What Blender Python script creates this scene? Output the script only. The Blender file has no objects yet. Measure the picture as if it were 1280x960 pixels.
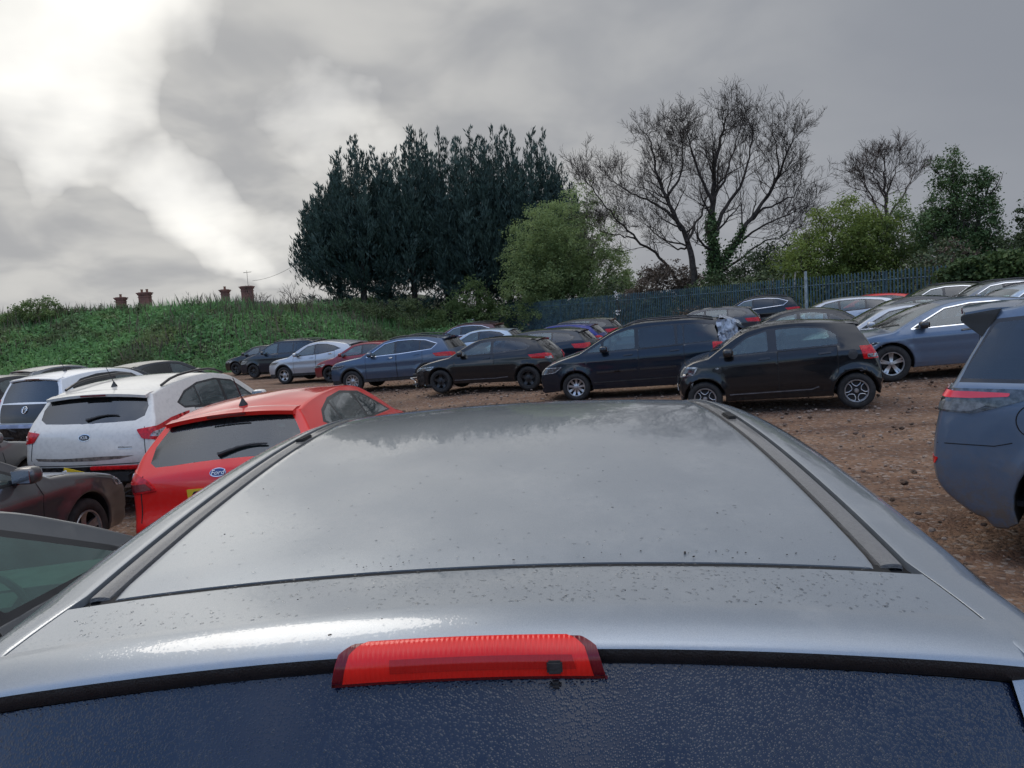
import bpy, bmesh, math, random
import numpy as np
from mathutils import Vector, Matrix
from mathutils.bvhtree import BVHTree
from mathutils.geometry import delaunay_2d_cdt

scene = bpy.context.scene
COL = scene.collection
R = math.radians

# ------------------------------------------------------------------ camera
CAM_H, PITCH, ROLL = 1.95, R(5.1), R(3.5)
cam_data = bpy.data.cameras.new('camera')
cam = bpy.data.objects.new('camera', cam_data)
COL.objects.link(cam)
cam_data.sensor_width = 36.0
cam_data.lens = 27.0
cam_data.clip_start = 0.05
cam_data.clip_end = 3000.0
_f = Vector((0, math.cos(PITCH), -math.sin(PITCH)))
_u0 = Vector((0, math.sin(PITCH), math.cos(PITCH)))
_r0 = Vector((1, 0, 0))
_r = _r0 * math.cos(ROLL) - _u0 * math.sin(ROLL)
_u = _u0 * math.cos(ROLL) + _r0 * math.sin(ROLL)
cam.matrix_world = Matrix((( _r.x, _u.x, -_f.x, 0), (_r.y, _u.y, -_f.y, 0), (_r.z, _u.z, -_f.z, CAM_H), (0, 0, 0, 1)))
scene.camera = cam
scene.render.resolution_x, scene.render.resolution_y = 1024, 768

def sky_dir(px, py):
    """direction in the sky (used only to say where the bright gaps in the cloud are)"""
    return (_f + _r * ((px - 640) / 960.0) - _u * ((py - 480) / 960.0)).normalized()

# ------------------------------------------------------------------ exposure
vs = scene.view_settings
scene.display_settings.display_device = 'sRGB'
vs.view_transform = 'Standard'
vs.look = 'None'
vs.exposure = 0.62
vs.gamma = 1.0
vs.use_curve_mapping = False
scene.cycles.transparent_max_bounces = 16
scene.cycles.max_bounces = 8
scene.cycles.caustics_reflective = False
scene.cycles.caustics_refractive = False

# ------------------------------------------------------------------ node helpers
class NT:
    def __init__(self, tree):
        self.t = tree; self.n = tree.nodes; self.l = tree.links
    def new(self, typ, **kw):
        nd = self.n.new(typ)
        for k, v in kw.items(): setattr(nd, k, v)
        return nd
    def put(self, sock, v):
        if v is None: return
        if isinstance(v, bpy.types.NodeSocket): self.l.new(v, sock)
        elif isinstance(v, (tuple, list)) and sock.type == 'RGBA' and len(v) == 3: sock.default_value = (*v, 1)
        else: sock.default_value = v
    def math(self, op, a, b=None, c=None, clamp=False):
        nd = self.new('ShaderNodeMath', operation=op, use_clamp=clamp)
        for i, v in enumerate((a, b, c)): self.put(nd.inputs[i], v)
        return nd.outputs[0]
    def vmath(self, op, a, b=None, scale=None):
        nd = self.new('ShaderNodeVectorMath', operation=op)
        self.put(nd.inputs[0], a); self.put(nd.inputs[1], b)
        if scale is not None: self.put(nd.inputs['Scale'], scale)
        return nd.outputs['Value'] if op in ('DOT_PRODUCT', 'LENGTH') else nd.outputs[0]
    def mix(self, fac, a, b, blend='MIX'):
        nd = self.new('ShaderNodeMix', data_type='RGBA', blend_type=blend)
        self.put(nd.inputs[0], fac); self.put(nd.inputs[6], a); self.put(nd.inputs[7], b)
        return nd.outputs[2]
    def noise(self, vec, scale, detail=4.0, rough=0.55, dist=0.0, out='Fac'):
        nd = self.new('ShaderNodeTexNoise')
        self.put(nd.inputs['Vector'], vec)
        nd.inputs['Scale'].default_value = scale; nd.inputs['Detail'].default_value = detail
        nd.inputs['Roughness'].default_value = rough; nd.inputs['Distortion'].default_value = dist
        return nd.outputs[out]
    def voronoi(self, vec, scale, out='Distance', feature='F1'):
        nd = self.new('ShaderNodeTexVoronoi', feature=feature)
        self.put(nd.inputs['Vector'], vec); nd.inputs['Scale'].default_value = scale
        return nd.outputs[out]
    def rng(self, v, a, b, c=0.0, d=1.0, smooth=True):
        nd = self.new('ShaderNodeMapRange')
        nd.interpolation_type = 'SMOOTHSTEP' if smooth else 'LINEAR'
        self.put(nd.inputs[0], v)
        for i, x in enumerate((a, b, c, d)): nd.inputs[i + 1].default_value = x
        return nd.outputs[0]
    def bump(self, h, strength, dist, normal=None):
        nd = self.new('ShaderNodeBump')
        nd.inputs['Strength'].default_value = strength; nd.inputs['Distance'].default_value = dist
        self.put(nd.inputs['Height'], h); self.put(nd.inputs['Normal'], normal)
        return nd.outputs[0]

# ------------------------------------------------------------------ sky: high overcast with bright gaps, blue behind
GLOW_DIR = sky_dir(215, 110)                    # where the cloud is thinnest
SUN_DIR = Vector((math.sin(R(-42)) * math.cos(R(54)), math.cos(R(-42)) * math.cos(R(54)), math.sin(R(54))))
SUN_EL = math.asin(SUN_DIR.z)
SUN_AZ = math.atan2(SUN_DIR.x, SUN_DIR.y)      # clockwise from +Y
world = bpy.data.worlds.new('World')
scene.world = world
world.use_nodes = True
W = NT(world.node_tree)
W.n.clear()
tc = W.new('ShaderNodeTexCoord').outputs['Generated']
nz = W.noise(tc, 2.8, 5.0, 0.55, out='Color')
off = W.vmath('SCALE', W.vmath('SUBTRACT', nz, (0.5, 0.5, 0.5)), scale=0.30)
dd = W.vmath('NORMALIZE', W.vmath('ADD', tc, off))
sep = W.new('ShaderNodeSeparateXYZ'); W.l.new(tc, sep.inputs[0])
zc_ = W.math('MAXIMUM', sep.outputs[2], 0.0)
den = W.math('ADD', zc_, 0.30)
cmb = W.new('ShaderNodeCombineXYZ')
W.l.new(W.math('DIVIDE', sep.outputs[0], den), cmb.inputs[0])
W.l.new(W.math('DIVIDE', sep.outputs[1], den), cmb.inputs[1])
cl1 = W.noise(cmb.outputs[0], 1.1, 4.0, 0.5, 0.2)
cl2 = W.noise(cmb.outputs[0], 2.8, 4.0, 0.5, 0.3)
gray = W.mix(W.rng(cl1, 0.32, 0.68), (0.183, 0.192, 0.212), (0.250, 0.256, 0.270))
# brighter on the sun's side
toward = W.vmath('DOT_PRODUCT', tc, tuple(GLOW_DIR))
gray = W.mix(W.rng(toward, 0.55, 1.0), gray, W.mix(W.rng(cl2, 0.35, 0.65), (0.275, 0.277, 0.282), (0.40, 0.395, 0.382)))
# a darker, bluer roof of cloud to the right
side = W.vmath('DOT_PRODUCT', tc, tuple(Vector((0.85, 0.45, 0.25)).normalized()))
gray = W.mix(W.rng(side, 0.2, 1.0, 0.0, 0.65), gray, (0.165, 0.181, 0.212))
blobs = None
for (px, py, rad, wgt) in ((40, 40, 6.0, .42), (130, 10, 6.0, .42), (60, 85, 3.6, .32), (225, 5, 4.5, .30), (160, 150, 3.4, .42), (112, 214, 1.9, .34),
                           (235, 205, 2.8, .30), (290, 222, 3.2, .36), (335, 262, 3.2, .34), (270, 262, 2.6, .18), (400, 106, 2.4, .30), (330, 306, 1.6, .22), (360, 312, 1.2, .22),
                           (205, 85, 3.4, -.45), (120, 105, 2.6, -.30), (205, 180, 1.8, -.35), (320, 150, 3.0, -.22), (40, 165, 3.4, -.30), (180, 260, 2.8, -.25), (330, 40, 4.0, -.2), (60, -190, 5.0, .40), (330, -260, 4.0, .30), (-200, -60, 5.0, .40), (520, -420, 4.0, .25), (-420, -250, 6.0, .40), (150, -480, 4.0, .30), (430, -170, 3.0, .22), (230, -380, 3.5, .3)):
    d = W.vmath('DOT_PRODUCT', dd, tuple(sky_dir(px, py)))
    b = W.rng(d, math.cos(R(rad * 1.55)), 1.0, 0.0, wgt)
    blobs = b if blobs is None else W.math('ADD', blobs, b)
cl3 = W.noise(cmb.outputs[0], 4.2, 6.0, 0.55, 0.4)
blobs = W.math('MAXIMUM', W.math('SUBTRACT', W.math('MULTIPLY', blobs, 1.25), W.math('MULTIPLY', W.rng(cl3, 0.2, 0.8), 0.22)), 0.0)
blobs = W.math('MULTIPLY', W.math('DIVIDE', blobs, W.math('ADD', 0.9, blobs)), 0.58)
bl = W.new('ShaderNodeCombineXYZ')
for i, k in enumerate((1.0, 0.975, 0.90)): W.l.new(W.math('MULTIPLY', blobs, k), bl.inputs[i])
cloud = W.vmath('ADD', gray, bl.outputs[0])
# unseen cloud overhead and behind, brightened to light the fronts facing the camera
lift = W.math('ADD', 1.0, W.math('MULTIPLY', W.math('MULTIPLY', W.rng(sep.outputs[2], 0.5, 0.9), W.rng(sep.outputs[1], 0.40, -0.05)), 3.0))
lift = W.math('ADD', lift, W.math('MULTIPLY', W.rng(sep.outputs[1], 0.15, -0.5), 4.0))
cloud = W.vmath('SCALE', cloud, scale=lift)
bg_cloud = W.new('ShaderNodeBackground'); W.l.new(cloud, bg_cloud.inputs[0]); bg_cloud.inputs[1].default_value = 1.0
sky = W.new('ShaderNodeTexSky', sky_type='NISHITA')
sky.sun_disc = False
sky.sun_elevation = SUN_EL
sky.sun_rotation = SUN_AZ
bg_sky = W.new('ShaderNodeBackground'); W.l.new(W.vmath('MULTIPLY', W.vmath('SCALE', sky.outputs[0], scale=W.rng(sep.outputs[2], 0.0, 0.42, 0.38, 1.0)), (0.78, 0.94, 1.12)), bg_sky.inputs[0]); bg_sky.inputs[1].default_value = 0.15
# cloud cover breaks up into blue behind the camera
back = W.rng(sep.outputs[1], 0.10, -0.45)
back = W.math('MULTIPLY', back, W.rng(cl1, 0.64, 0.48, 0.30, 0.95))
mx = W.new('ShaderNodeMixShader')
W.l.new(back, mx.inputs[0]); W.l.new(bg_cloud.outputs[0], mx.inputs[1]); W.l.new(bg_sky.outputs[0], mx.inputs[2])
wo = W.new('ShaderNodeOutputWorld'); W.l.new(mx.outputs[0], wo.inputs[0])

sun_l = bpy.data.lights.new('sun', 'SUN')
sun_l.energy = 0.7
sun_l.angle = R(30)
sun_l.color = (1.0, 0.93, 0.84)
sun = bpy.data.objects.new('sun', sun_l)
COL.objects.link(sun)
sun.rotation_euler = (-SUN_DIR).to_track_quat('-Z', 'Y').to_euler()

# ------------------------------------------------------------------ object helpers
def tag(o, label=None, cat=None, group=None, kind=None):
    if label: o['label'] = label
    if cat: o['category'] = cat
    if group: o['group'] = group
    if kind: o['kind'] = kind
    return o

def empty(name, loc=(0, 0, 0), rz=0.0):
    o = bpy.data.objects.new(name, None)
    o.empty_display_size = 0.2
    COL.objects.link(o)
    o.location = loc
    o.rotation_euler = (0, 0, rz)
    return o

def link(name, mesh, mats=None, parent=None):
    o = bpy.data.objects.new(name, mesh)
    COL.objects.link(o)
    if parent: o.parent = parent
    if mats is not None:
        if not isinstance(mats, (list, tuple)): mats = [mats]
        while len(mesh.materials) < len(mats): mesh.materials.append(None)
        for i, m in enumerate(mats):
            o.material_slots[i].link = 'OBJECT'
            o.material_slots[i].material = m
    return o

def mesh_from(name, verts, faces, smooth=True, angle=None, mat_idx=None):
    m = bpy.data.meshes.new(name)
    m.from_pydata([tuple(v) for v in verts], [], [tuple(f) for f in faces])
    m.update()
    if smooth:
        m.polygons.foreach_set('use_smooth', [True] * len(m.polygons))
        if angle: m.set_sharp_from_angle(angle=R(angle))
    if mat_idx is not None:
        m.materials.append(None); m.materials.append(None)
        m.polygons.foreach_set('material_index', mat_idx)
    return m

def mesh_np(name, V, F, smooth=False):
    """fast mesh from numpy arrays; F is (n,k)"""
    V = np.asarray(V, np.float32).reshape(-1, 3); F = np.asarray(F, np.int32)
    m = bpy.data.meshes.new(name)
    n, k = F.shape
    m.vertices.add(len(V)); m.vertices.foreach_set('co', V.ravel())
    m.loops.add(n * k); m.loops.foreach_set('vertex_index', F.ravel())
    m.polygons.add(n)
    m.polygons.foreach_set('loop_start', np.arange(0, n * k, k, dtype=np.int32))
    try: m.polygons.foreach_set('loop_total', np.full(n, k, np.int32))
    except Exception: pass
    m.polygons.foreach_set('use_smooth', np.full(n, smooth, dtype=bool))
    m.update(calc_edges=True)
    m.validate()
    return m

class MB:
    """collects simple solids into one mesh"""
    def __init__(self): self.v = []; self.f = []
    def add(self, v, f):
        o = len(self.v); self.v += [tuple(p) for p in v]; self.f += [tuple(i + o for i in q) for q in f]
    def box(self, c, s, rot=None, taper=1.0):
        x, y, z = (k / 2 for k in s)
        P = [Vector((a * x * (taper if e > 0 else 1), b * y * (taper if e > 0 else 1), e * z)) for e in (-1, 1) for b in (-1, 1) for a in (-1, 1)]
        if rot is not None: P = [rot @ p for p in P]
        c = Vector(c)
        self.add([p + c for p in P], [(0, 2, 3, 1), (4, 5, 7, 6), (0, 1, 5, 4), (2, 6, 7, 3), (0, 4, 6, 2), (1, 3, 7, 5)])
    def tube(self, pts, radii, n=8, cap=True, closed=False):
        pts = [Vector(p) for p in pts]
        if not hasattr(radii, '__len__'): radii = [radii] * len(pts)
        V = []; F = []; m = len(pts)
        ref = None
        for i, p in enumerate(pts):
            if closed: t = pts[(i + 1) % m] - pts[i - 1]
            else: t = pts[min(i + 1, m - 1)] - pts[max(i - 1, 0)]
            t = t.normalized() if t.length > 1e-9 else Vector((0, 0, 1))
            if ref is None:
                ref = Vector((0, 0, 1)) if abs(t.z) < 0.9 else Vector((1, 0, 0))
            a = t.cross(ref).normalized(); b = t.cross(a).normalized(); ref = -b if False else (a.cross(t)).normalized()
            for k in range(n):
                th = 2 * math.pi * k / n
                V.append(p + (a * math.cos(th) + ref * math.sin(th)) * radii[i])
        for i in range(m if closed else m - 1):
            for k in range(n):
                a0 = i * n + k; a1 = i * n + (k + 1) % n; j = (i + 1) % m
                F.append((a0, a1, j * n + (k + 1) % n, j * n + k))
        if cap and not closed:
            F.append(tuple(range(n - 1, -1, -1))); F.append(tuple(range((m - 1) * n, m * n)))
        self.add(V, F)
    def lathe(self, prof, n=24, axis='Z', c=(0, 0, 0), close=False):
        V = []; F = []; m = len(prof)
        for (r, h) in prof:
            for k in range(n):
                th = 2 * math.pi * k / n; x, y = r * math.cos(th), r * math.sin(th)
                V.append((x + c[0], y + c[1], h + c[2]) if axis == 'Z' else (x + c[0], h + c[1], y + c[2]))
        for i in range(m if close else m - 1):
            j = (i + 1) % m
            for k in range(n):
                F.append((i * n + k, i * n + (k + 1) % n, j * n + (k + 1) % n, j * n + k))
        self.add(V, F)
    def mesh(self, name, smooth=True, angle=35, bevel=0.0, recalc=True):
        m = mesh_from(name, self.v, self.f, smooth=False)
        bm = bmesh.new(); bm.from_mesh(m)
        if recalc: bmesh.ops.recalc_face_normals(bm, faces=bm.faces[:])
        if bevel: bmesh.ops.bevel(bm, geom=[e for e in bm.edges if len(e.link_faces) == 2 and e.calc_face_angle(0) > 0.6], offset=bevel, segments=2, affect='EDGES', clamp_overlap=True)
        bm.to_mesh(m); bm.free()
        if smooth:
            m.polygons.foreach_set('use_smooth', [True] * len(m.polygons)); m.set_sharp_from_angle(angle=R(angle))
        return m

# ------------------------------------------------------------------ materials
def mat_base(name):
    m = bpy.data.materials.new(name); m.use_nodes = True
    t = NT(m.node_tree); t.n.clear()
    out = t.new('ShaderNodeOutputMaterial')
    return m, t, out

def principled(t, out, color, rough=0.5, metal=0.0, normal=None, coat=0.0, coat_rough=0.03, spec=0.5, coat_normal=None):
    p = t.new('ShaderNodeBsdfPrincipled')
    t.put(p.inputs['Base Color'], color); t.put(p.inputs['Roughness'], rough); t.put(p.inputs['Metallic'], metal)
    t.put(p.inputs['Coat Weight'], coat); t.put(p.inputs['Coat Roughness'], coat_rough); t.put(p.inputs['Specular IOR Level'], spec)
    t.put(p.inputs['Normal'], normal); t.put(p.inputs['Coat Normal'], coat_normal)
    t.l.new(p.outputs[0], out.inputs[0])
    return p

def simple(name, color, rough=0.5, metal=0.0, var=0.15, scale=8.0, bump=0.0, bscale=60.0, coat=0.0, spec=0.5):
    m, t, out = mat_base(name)
    oc = t.new('ShaderNodeTexCoord').outputs['Object']
    nf = t.noise(oc, scale, 4.0)
    c2 = tuple(max(0.0, k * (1 - 2 * var)) for k in color)
    col = t.mix(t.rng(nf, 0.3, 0.7), c2, color) if var else color
    nrm = t.bump(t.noise(oc, bscale, 3.0), bump, 0.01) if bump else None
    principled(t, out, col, rough, metal, nrm, coat, spec=spec)
    return m

DIRT = (0.16, 0.115, 0.085)
DUST = (0.20, 0.195, 0.185)
def paint(name, color, metal=0.35, rough=0.38, dirt=0.45, dirt_h=0.55, dust=0.10, dirt_col=DIRT, patchy=0.0):
    """car paint under clear coat, road dirt low down, thin uneven dust, dark trim behind the panels"""
    m, t, out = mat_base(name)
    tcn = t.new('ShaderNodeTexCoord')
    oc = tcn.outputs['Object']
    sp = t.new('ShaderNodeSeparateXYZ'); t.l.new(oc, sp.inputs[0])
    n1 = t.noise(oc, 3.5, 6.0, 0.65); n2 = t.noise(oc, 22.0, 5.0, 0.65)
    low = t.rng(t.math('ADD', sp.outputs[2], t.math('MULTIPLY', t.math('SUBTRACT', n1, 0.5), 0.55)), dirt_h, 0.12, 0.0, dirt)
    if patchy: low = t.math('MULTIPLY', low, t.rng(t.noise(oc, 9.0, 6.0, 0.75), 0.42, 0.58, 1.0 - patchy, 1.0))
    film = t.math('MULTIPLY', t.rng(n2, 0.42, 0.75), dust)
    d = t.math('MAXIMUM', t.math('MULTIPLY', low, t.rng(n2, 0.2, 0.6, 0.4, 1.0)), film, clamp=True)
    flake = t.noise(oc, 900.0, 1.0)
    base = t.mix(t.rng(flake, 0.35, 0.65, 0.0, 0.25 * metal), color, tuple(min(1, k * 1.5 + 0.02) for k in color))
    col = t.mix(film, base, DUST)
    col = t.mix(low, col, dirt_col)
    geo = t.new('ShaderNodeNewGeometry')
    rough_s = t.math('ADD', t.math('MULTIPLY', d, 0.5), rough, clamp=True)
    p = t.new('ShaderNodeBsdfPrincipled')
    t.put(p.inputs['Base Color'], col); t.put(p.inputs['Roughness'], rough_s)
    t.put(p.inputs['Metallic'], t.math('MULTIPLY', t.math('SUBTRACT', 1.0, d), metal))
    p.inputs['Specular IOR Level'].default_value = 0.12
    t.put(p.inputs['Coat Weight'], t.math('SUBTRACT', 1.0, d, clamp=True)); t.put(p.inputs['Coat Roughness'], 0.06)
    wav = t.bump(t.noise(oc, 5.0, 2.0), 0.05, 0.02)
    t.put(p.inputs['Coat Normal'], wav)
    inner = t.new('ShaderNodeBsdfDiffuse'); inner.inputs[0].default_value = (0.035, 0.035, 0.038, 1)
    mxs = t.new('ShaderNodeMixShader')
    t.l.new(geo.outputs['Backfacing'], mxs.inputs[0]); t.l.new(p.outputs[0], mxs.inputs[1]); t.l.new(inner.outputs[0], mxs.inputs[2])
    t.l.new(mxs.outputs[0], out.inputs[0])
    return m

def glass(name, tint, film=0.05, film_light_col=(0.33, 0.43, 0.43)):
    m, t, out = mat_base(name)
    oc = t.new('ShaderNodeTexCoord').outputs['Object']
    tr = t.new('ShaderNodeBsdfTransparent'); tr.inputs[0].default_value = (*tint, 1)
    gl = t.new('ShaderNodeBsdfGlossy'); gl.inputs['Roughness'].default_value = 0.03
    df = t.new('ShaderNodeBsdfDiffuse'); df.inputs[0].default_value = (*film_light_col, 1)  # dusty film; its teal colour also stands in for light seen through the glass
    n = t.noise(oc, 6.0, 6.0, 0.7)
    m1 = t.new('ShaderNodeMixShader'); t.l.new(t.rng(n, 0.3, 0.8, film * 0.85, film * 1.25), m1.inputs[0])
    t.l.new(tr.outputs[0], m1.inputs[1]); t.l.new(df.outputs[0], m1.inputs[2])
    fr = t.new('ShaderNodeFresnel'); fr.inputs[0].default_value = 1.52
    m2 = t.new('ShaderNodeMixShader'); t.l.new(t.math('MULTIPLY', fr.outputs[0], 2.3, clamp=True), m2.inputs[0])
    t.l.new(m1.outputs[0], m2.inputs[1]); t.l.new(gl.outputs[0], m2.inputs[2])
    t.l.new(m2.outputs[0], out.inputs[0])
    return m

M = {}
M['glass'] = glass('window_glass', (0.62, 0.80, 0.77), .17)
M['privacy'] = glass('privacy_glass', (0.12, 0.16, 0.20), .02)
M['trim'] = simple('black_trim', (0.018, 0.018, 0.02), 0.32, 0.0, 0.1, coat=0.3)
M['plastic'] = simple('black_plastic', (0.03, 0.03, 0.032), 0.6, 0.0, 0.25, 12.0, 0.15, 220.0)
M['seam'] = simple('panel_gap', (0.008, 0.008, 0.008), 0.9, 0.0, 0.0)
M['under'] = simple('underbody', (0.022, 0.019, 0.017), 0.9, 0.0, 0.3)
M['rubber'] = simple('tyre_rubber', (0.028, 0.026, 0.025), 0.85, 0.0, 0.3, 14.0, 0.3, 90.0)
M['rim_silver'] = simple('silver_alloy', (0.55, 0.55, 0.56), 0.32, 0.8, 0.2, 9.0)
M['rim_black'] = simple('black_alloy', (0.025, 0.025, 0.027), 0.35, 0.2, 0.2, 9.0)
M['rim_back'] = simple('brake_and_barrel', (0.03, 0.028, 0.027), 0.7, 0.3, 0.2)
M['chrome'] = simple('chrome', (0.75, 0.76, 0.78), 0.12, 1.0, 0.05)
M['red_lens'] = simple('red_lens', (0.62, 0.010, 0.014), 0.18, 0.0, 0.25, 30.0, coat=0.4, spec=0.3)
M['dark_red_lens'] = simple('dark_red_lens', (0.16, 0.006, 0.012), 0.15, 0.0, 0.2, 30.0, coat=1.0)
M['clear_lens'] = simple('clear_lens', (0.55, 0.57, 0.60), 0.15, 0.35, 0.45, 26.0, coat=1.0)
M['smoke_lens'] = simple('smoked_lens', (0.10, 0.11, 0.12), 0.12, 0.2, 0.4, 26.0, coat=1.0)
M['seat'] = simple('seat_cloth', (0.035, 0.035, 0.04), 0.9, 0.0, 0.2)
M['cabin'] = simple('cabin_plastic', (0.05, 0.05, 0.055), 0.8, 0.0, 0.2)
M['plate_y'] = simple('yellow_plate', (0.72, 0.50, 0.03), 0.4, 0.0, 0.1)
M['plate_w'] = simple('white_plate', (0.72, 0.72, 0.70), 0.4, 0.0, 0.1)
M['badge_blue'] = simple('badge_blue', (0.012, 0.03, 0.14), 0.15, 0.0, 0.0, coat=1.0)
M['white'] = simple('white_marking', (0.8, 0.8, 0.8), 0.35, 0.0, 0.0)
M['sheet'] = simple('plastic_sheet', (0.45, 0.50, 0.58), 0.25, 0.0, 0.35, 9.0, 0.9, 14.0, coat=0.4)
M['lit_red'] = simple('red_light_bar', (0.85, 0.02, 0.05), 0.2, 0.0, 0.1, coat=1.0)
M['mud'] = simple('dried_mud', (0.15, 0.105, 0.08), 0.95, 0.0, 0.4, 14.0, 0.8, 50.0)
M['scrap'] = simple('exposed_scrap_metal', (0.06, 0.05, 0.045), 0.6, 0.4, 0.6, 18.0, 0.6, 40.0)
M['scrap_blue'] = simple('pale_blue_metal', (0.38, 0.47, 0.68), 0.35, 0.3, 0.2)
M['bark'] = simple('grey_bark', (0.075, 0.062, 0.052), 0.95, 0.0, 0.35, 5.0, 0.6, 18.0)
M['bark_dark'] = simple('dark_bark', (0.045, 0.036, 0.030), 0.95, 0.0, 0.35, 5.0, 0.6, 18.0)
M['twig'] = simple('brown_twigs', (0.085, 0.062, 0.050), 0.95, 0.0, 0.35, 0.8)

def leaf(name, c1, c2, scale=0.35, transl=0.5):
    c1 = tuple(k * 1.25 for k in c1); c2 = tuple(k * 1.25 for k in c2)
    m, t, out = mat_base(name)
    oc = t.new('ShaderNodeTexCoord').outputs['Object']
    gi = t.new('ShaderNodeNewGeometry')
    n = t.noise(oc, scale, 5.0, 0.7)
    f = t.math('ADD', t.math('MULTIPLY', t.rng(n, 0.32, 0.68), 0.6), t.math('MULTIPLY', gi.outputs['Random Per Island'], 0.4))
    col = t.mix(f, c1, c2)
    p = t.new('ShaderNodeBsdfPrincipled'); t.put(p.inputs['Base Color'], col); p.inputs['Roughness'].default_value = 0.6
    p.inputs['Specular IOR Level'].default_value = 0.25
    tl = t.new('ShaderNodeBsdfTranslucent'); t.l.new(col, tl.inputs[0])
    mxs = t.new('ShaderNodeMixShader'); mxs.inputs[0].default_value = transl
    t.l.new(p.outputs[0], mxs.inputs[1]); t.l.new(tl.outputs[0], mxs.inputs[2]); t.l.new(mxs.outputs[0], out.inputs[0])
    return m
M['conifer'] = leaf('conifer_foliage', (0.018, 0.036, 0.034), (0.048, 0.080, 0.064), 0.4, 0.12)
M['willow'] = leaf('fresh_green_leaves', (0.125, 0.180, 0.072), (0.27, 0.34, 0.150), 0.5)
M['bush'] = leaf('mid_green_leaves', (0.070, 0.110, 0.042), (0.165, 0.225, 0.085), 0.5)
M['spring'] = leaf('spring_green_leaves', (0.085, 0.125, 0.035), (0.22, 0.275, 0.075), 0.4)
M['ivy'] = leaf('ivy_leaves', (0.034, 0.062, 0.026), (0.095, 0.150, 0.055), 0.6, 0.2)
M['darkbush'] = leaf('dark_green_leaves', (0.028, 0.042, 0.022), (0.080, 0.105, 0.045), 0.5, 0.2)
M['brownbush'] = leaf('brown_buds', (0.075, 0.055, 0.042), (0.15, 0.115, 0.085), 0.6, 0.2)
M['hedge'] = leaf('hedge_leaves', (0.030, 0.056, 0.024), (0.085, 0.125, 0.040), 0.35, 0.25)
M['nettle'] = leaf('nettle_leaves', (0.072, 0.160, 0.066), (0.175, 0.325, 0.120), 0.22, 0.35)
def add_patches(m, col, scale, lo, hi, amt):
    t = NT(m.node_tree); p = next(n for n in t.n if n.type == 'BSDF_PRINCIPLED'); tl = next(n for n in t.n if n.type == 'BSDF_TRANSLUCENT')
    src = p.inputs['Base Color'].links[0].from_socket
    oc = t.new('ShaderNodeTexCoord').outputs['Object']
    c = t.mix(t.rng(t.noise(oc, scale, 4.0, 0.6), lo, hi, 0.0, amt), src, col)
    t.l.new(c, p.inputs['Base Color']); t.l.new(c, tl.inputs[0])
add_patches(M['nettle'], (0.20, 0.235, 0.095), 0.30, 0.50, 0.66, 0.75)
add_patches(M['nettle'], (0.105, 0.100, 0.060), 0.19, 0.52, 0.68, 0.80)
M['bramble'] = leaf('bramble_leaves', (0.045, 0.060, 0.030), (0.10, 0.13, 0.055), 0.4, 0.25)
# ================================================================== SETTING
rng = np.random.default_rng(7)
random.seed(7)

def gz(x, y):
    """height of the yard: rises gently to the right and the back"""
    v = 0.035 * x + 0.014 * y - 0.36
    lo = -0.20 + 0.18 * min(1.0, max(0.0, (x + 4.0) / 3.0))
    return float(min(0.5, max(lo, v)))

FOOT = [(-300, 20), (-60, 38), (-30, 41), (-14, 42), (-6, 50), (-2.5, 58), (0.5, 66), (6, 120)]   # foot of the bank
def bank_d(x, y):
    """distance beyond the foot of the bank, positive on the bank"""
    best = 1e9; sgn = 1
    for (x0, y0), (x1, y1) in zip(FOOT, FOOT[1:]):
        dx, dy = x1 - x0, y1 - y0; L2 = dx * dx + dy * dy
        t = min(1, max(0, ((x - x0) * dx + (y - y0) * dy) / L2))
        qx, qy = x - x0 - t * dx, y - y0 - t * dy
        d = math.hypot(qx, qy)
        if d < best: best = d; sgn = 1 if (dx * (y - y0) - dy * (x - x0)) > 0 else -1
    return best * sgn
def hnoise(x, y):
    return (math.sin(x * 0.53 + 1.3 * math.sin(y * 0.31)) + math.sin(y * 0.47 + 1.1 * math.sin(x * 0.23 + 2)) + 0.5 * math.sin(x * 1.3 + y * 0.9)) / 2.5
def bank_h(x, y):
    d = bank_d(x, y)
    t = min(1, max(0, d / 11.0)); s = t * t * (3 - 2 * t) * 0.6 + t * 0.4
    top = 3.75 + 0.55 * hnoise(x * 0.35, y * 0.35) + 0.6 * min(1, max(0, (x + 17) / 8))
    return gz(x, y) - 0.25 + (top) * s + 0.16 * hnoise(x * 2.1, y * 2.1) * min(1, max(0, d / 2.0))

# ---- ground: one sheet to the horizon
def axis_pts(a, b, fine0, fine1, step):
    L = list(np.arange(fine0, fine1 + 1e-6, step))
    k = step; p = fine0
    while p > a: k *= 1.5; p -= k; L.insert(0, max(p, a))
    k = step; p = fine1
    while p < b: k *= 1.5; p += k; L.append(min(p, b))
    return L
xs = axis_pts(-900, 900, -22, 24, 0.5); ys = axis_pts(-300, 1500, -4, 46, 0.5)
GV = []; 
for y in ys:
    for x in xs:
        near = abs(x) < 24 and -4 < y < 46
        rut = 0.0
        if near:
            a = 0.045 * hnoise(x * 1.1, y * 1.1)
            c = (x * 0.55 + y * 0.83)                     # ruts run along the aisle
            rut = a + 0.02 * math.sin(c * 2.6 + 0.8 * math.sin(x * 0.3)) * (0.5 + 0.5 * hnoise(x * 0.3, y * 0.3))
        GV.append((x, y, gz(x, y) + rut - 0.03))
nx = len(xs)
GF = [(j * nx + i, j * nx + i + 1, (j + 1) * nx + i + 1, (j + 1) * nx + i) for j in range(len(ys) - 1) for i in range(nx - 1)]

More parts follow.
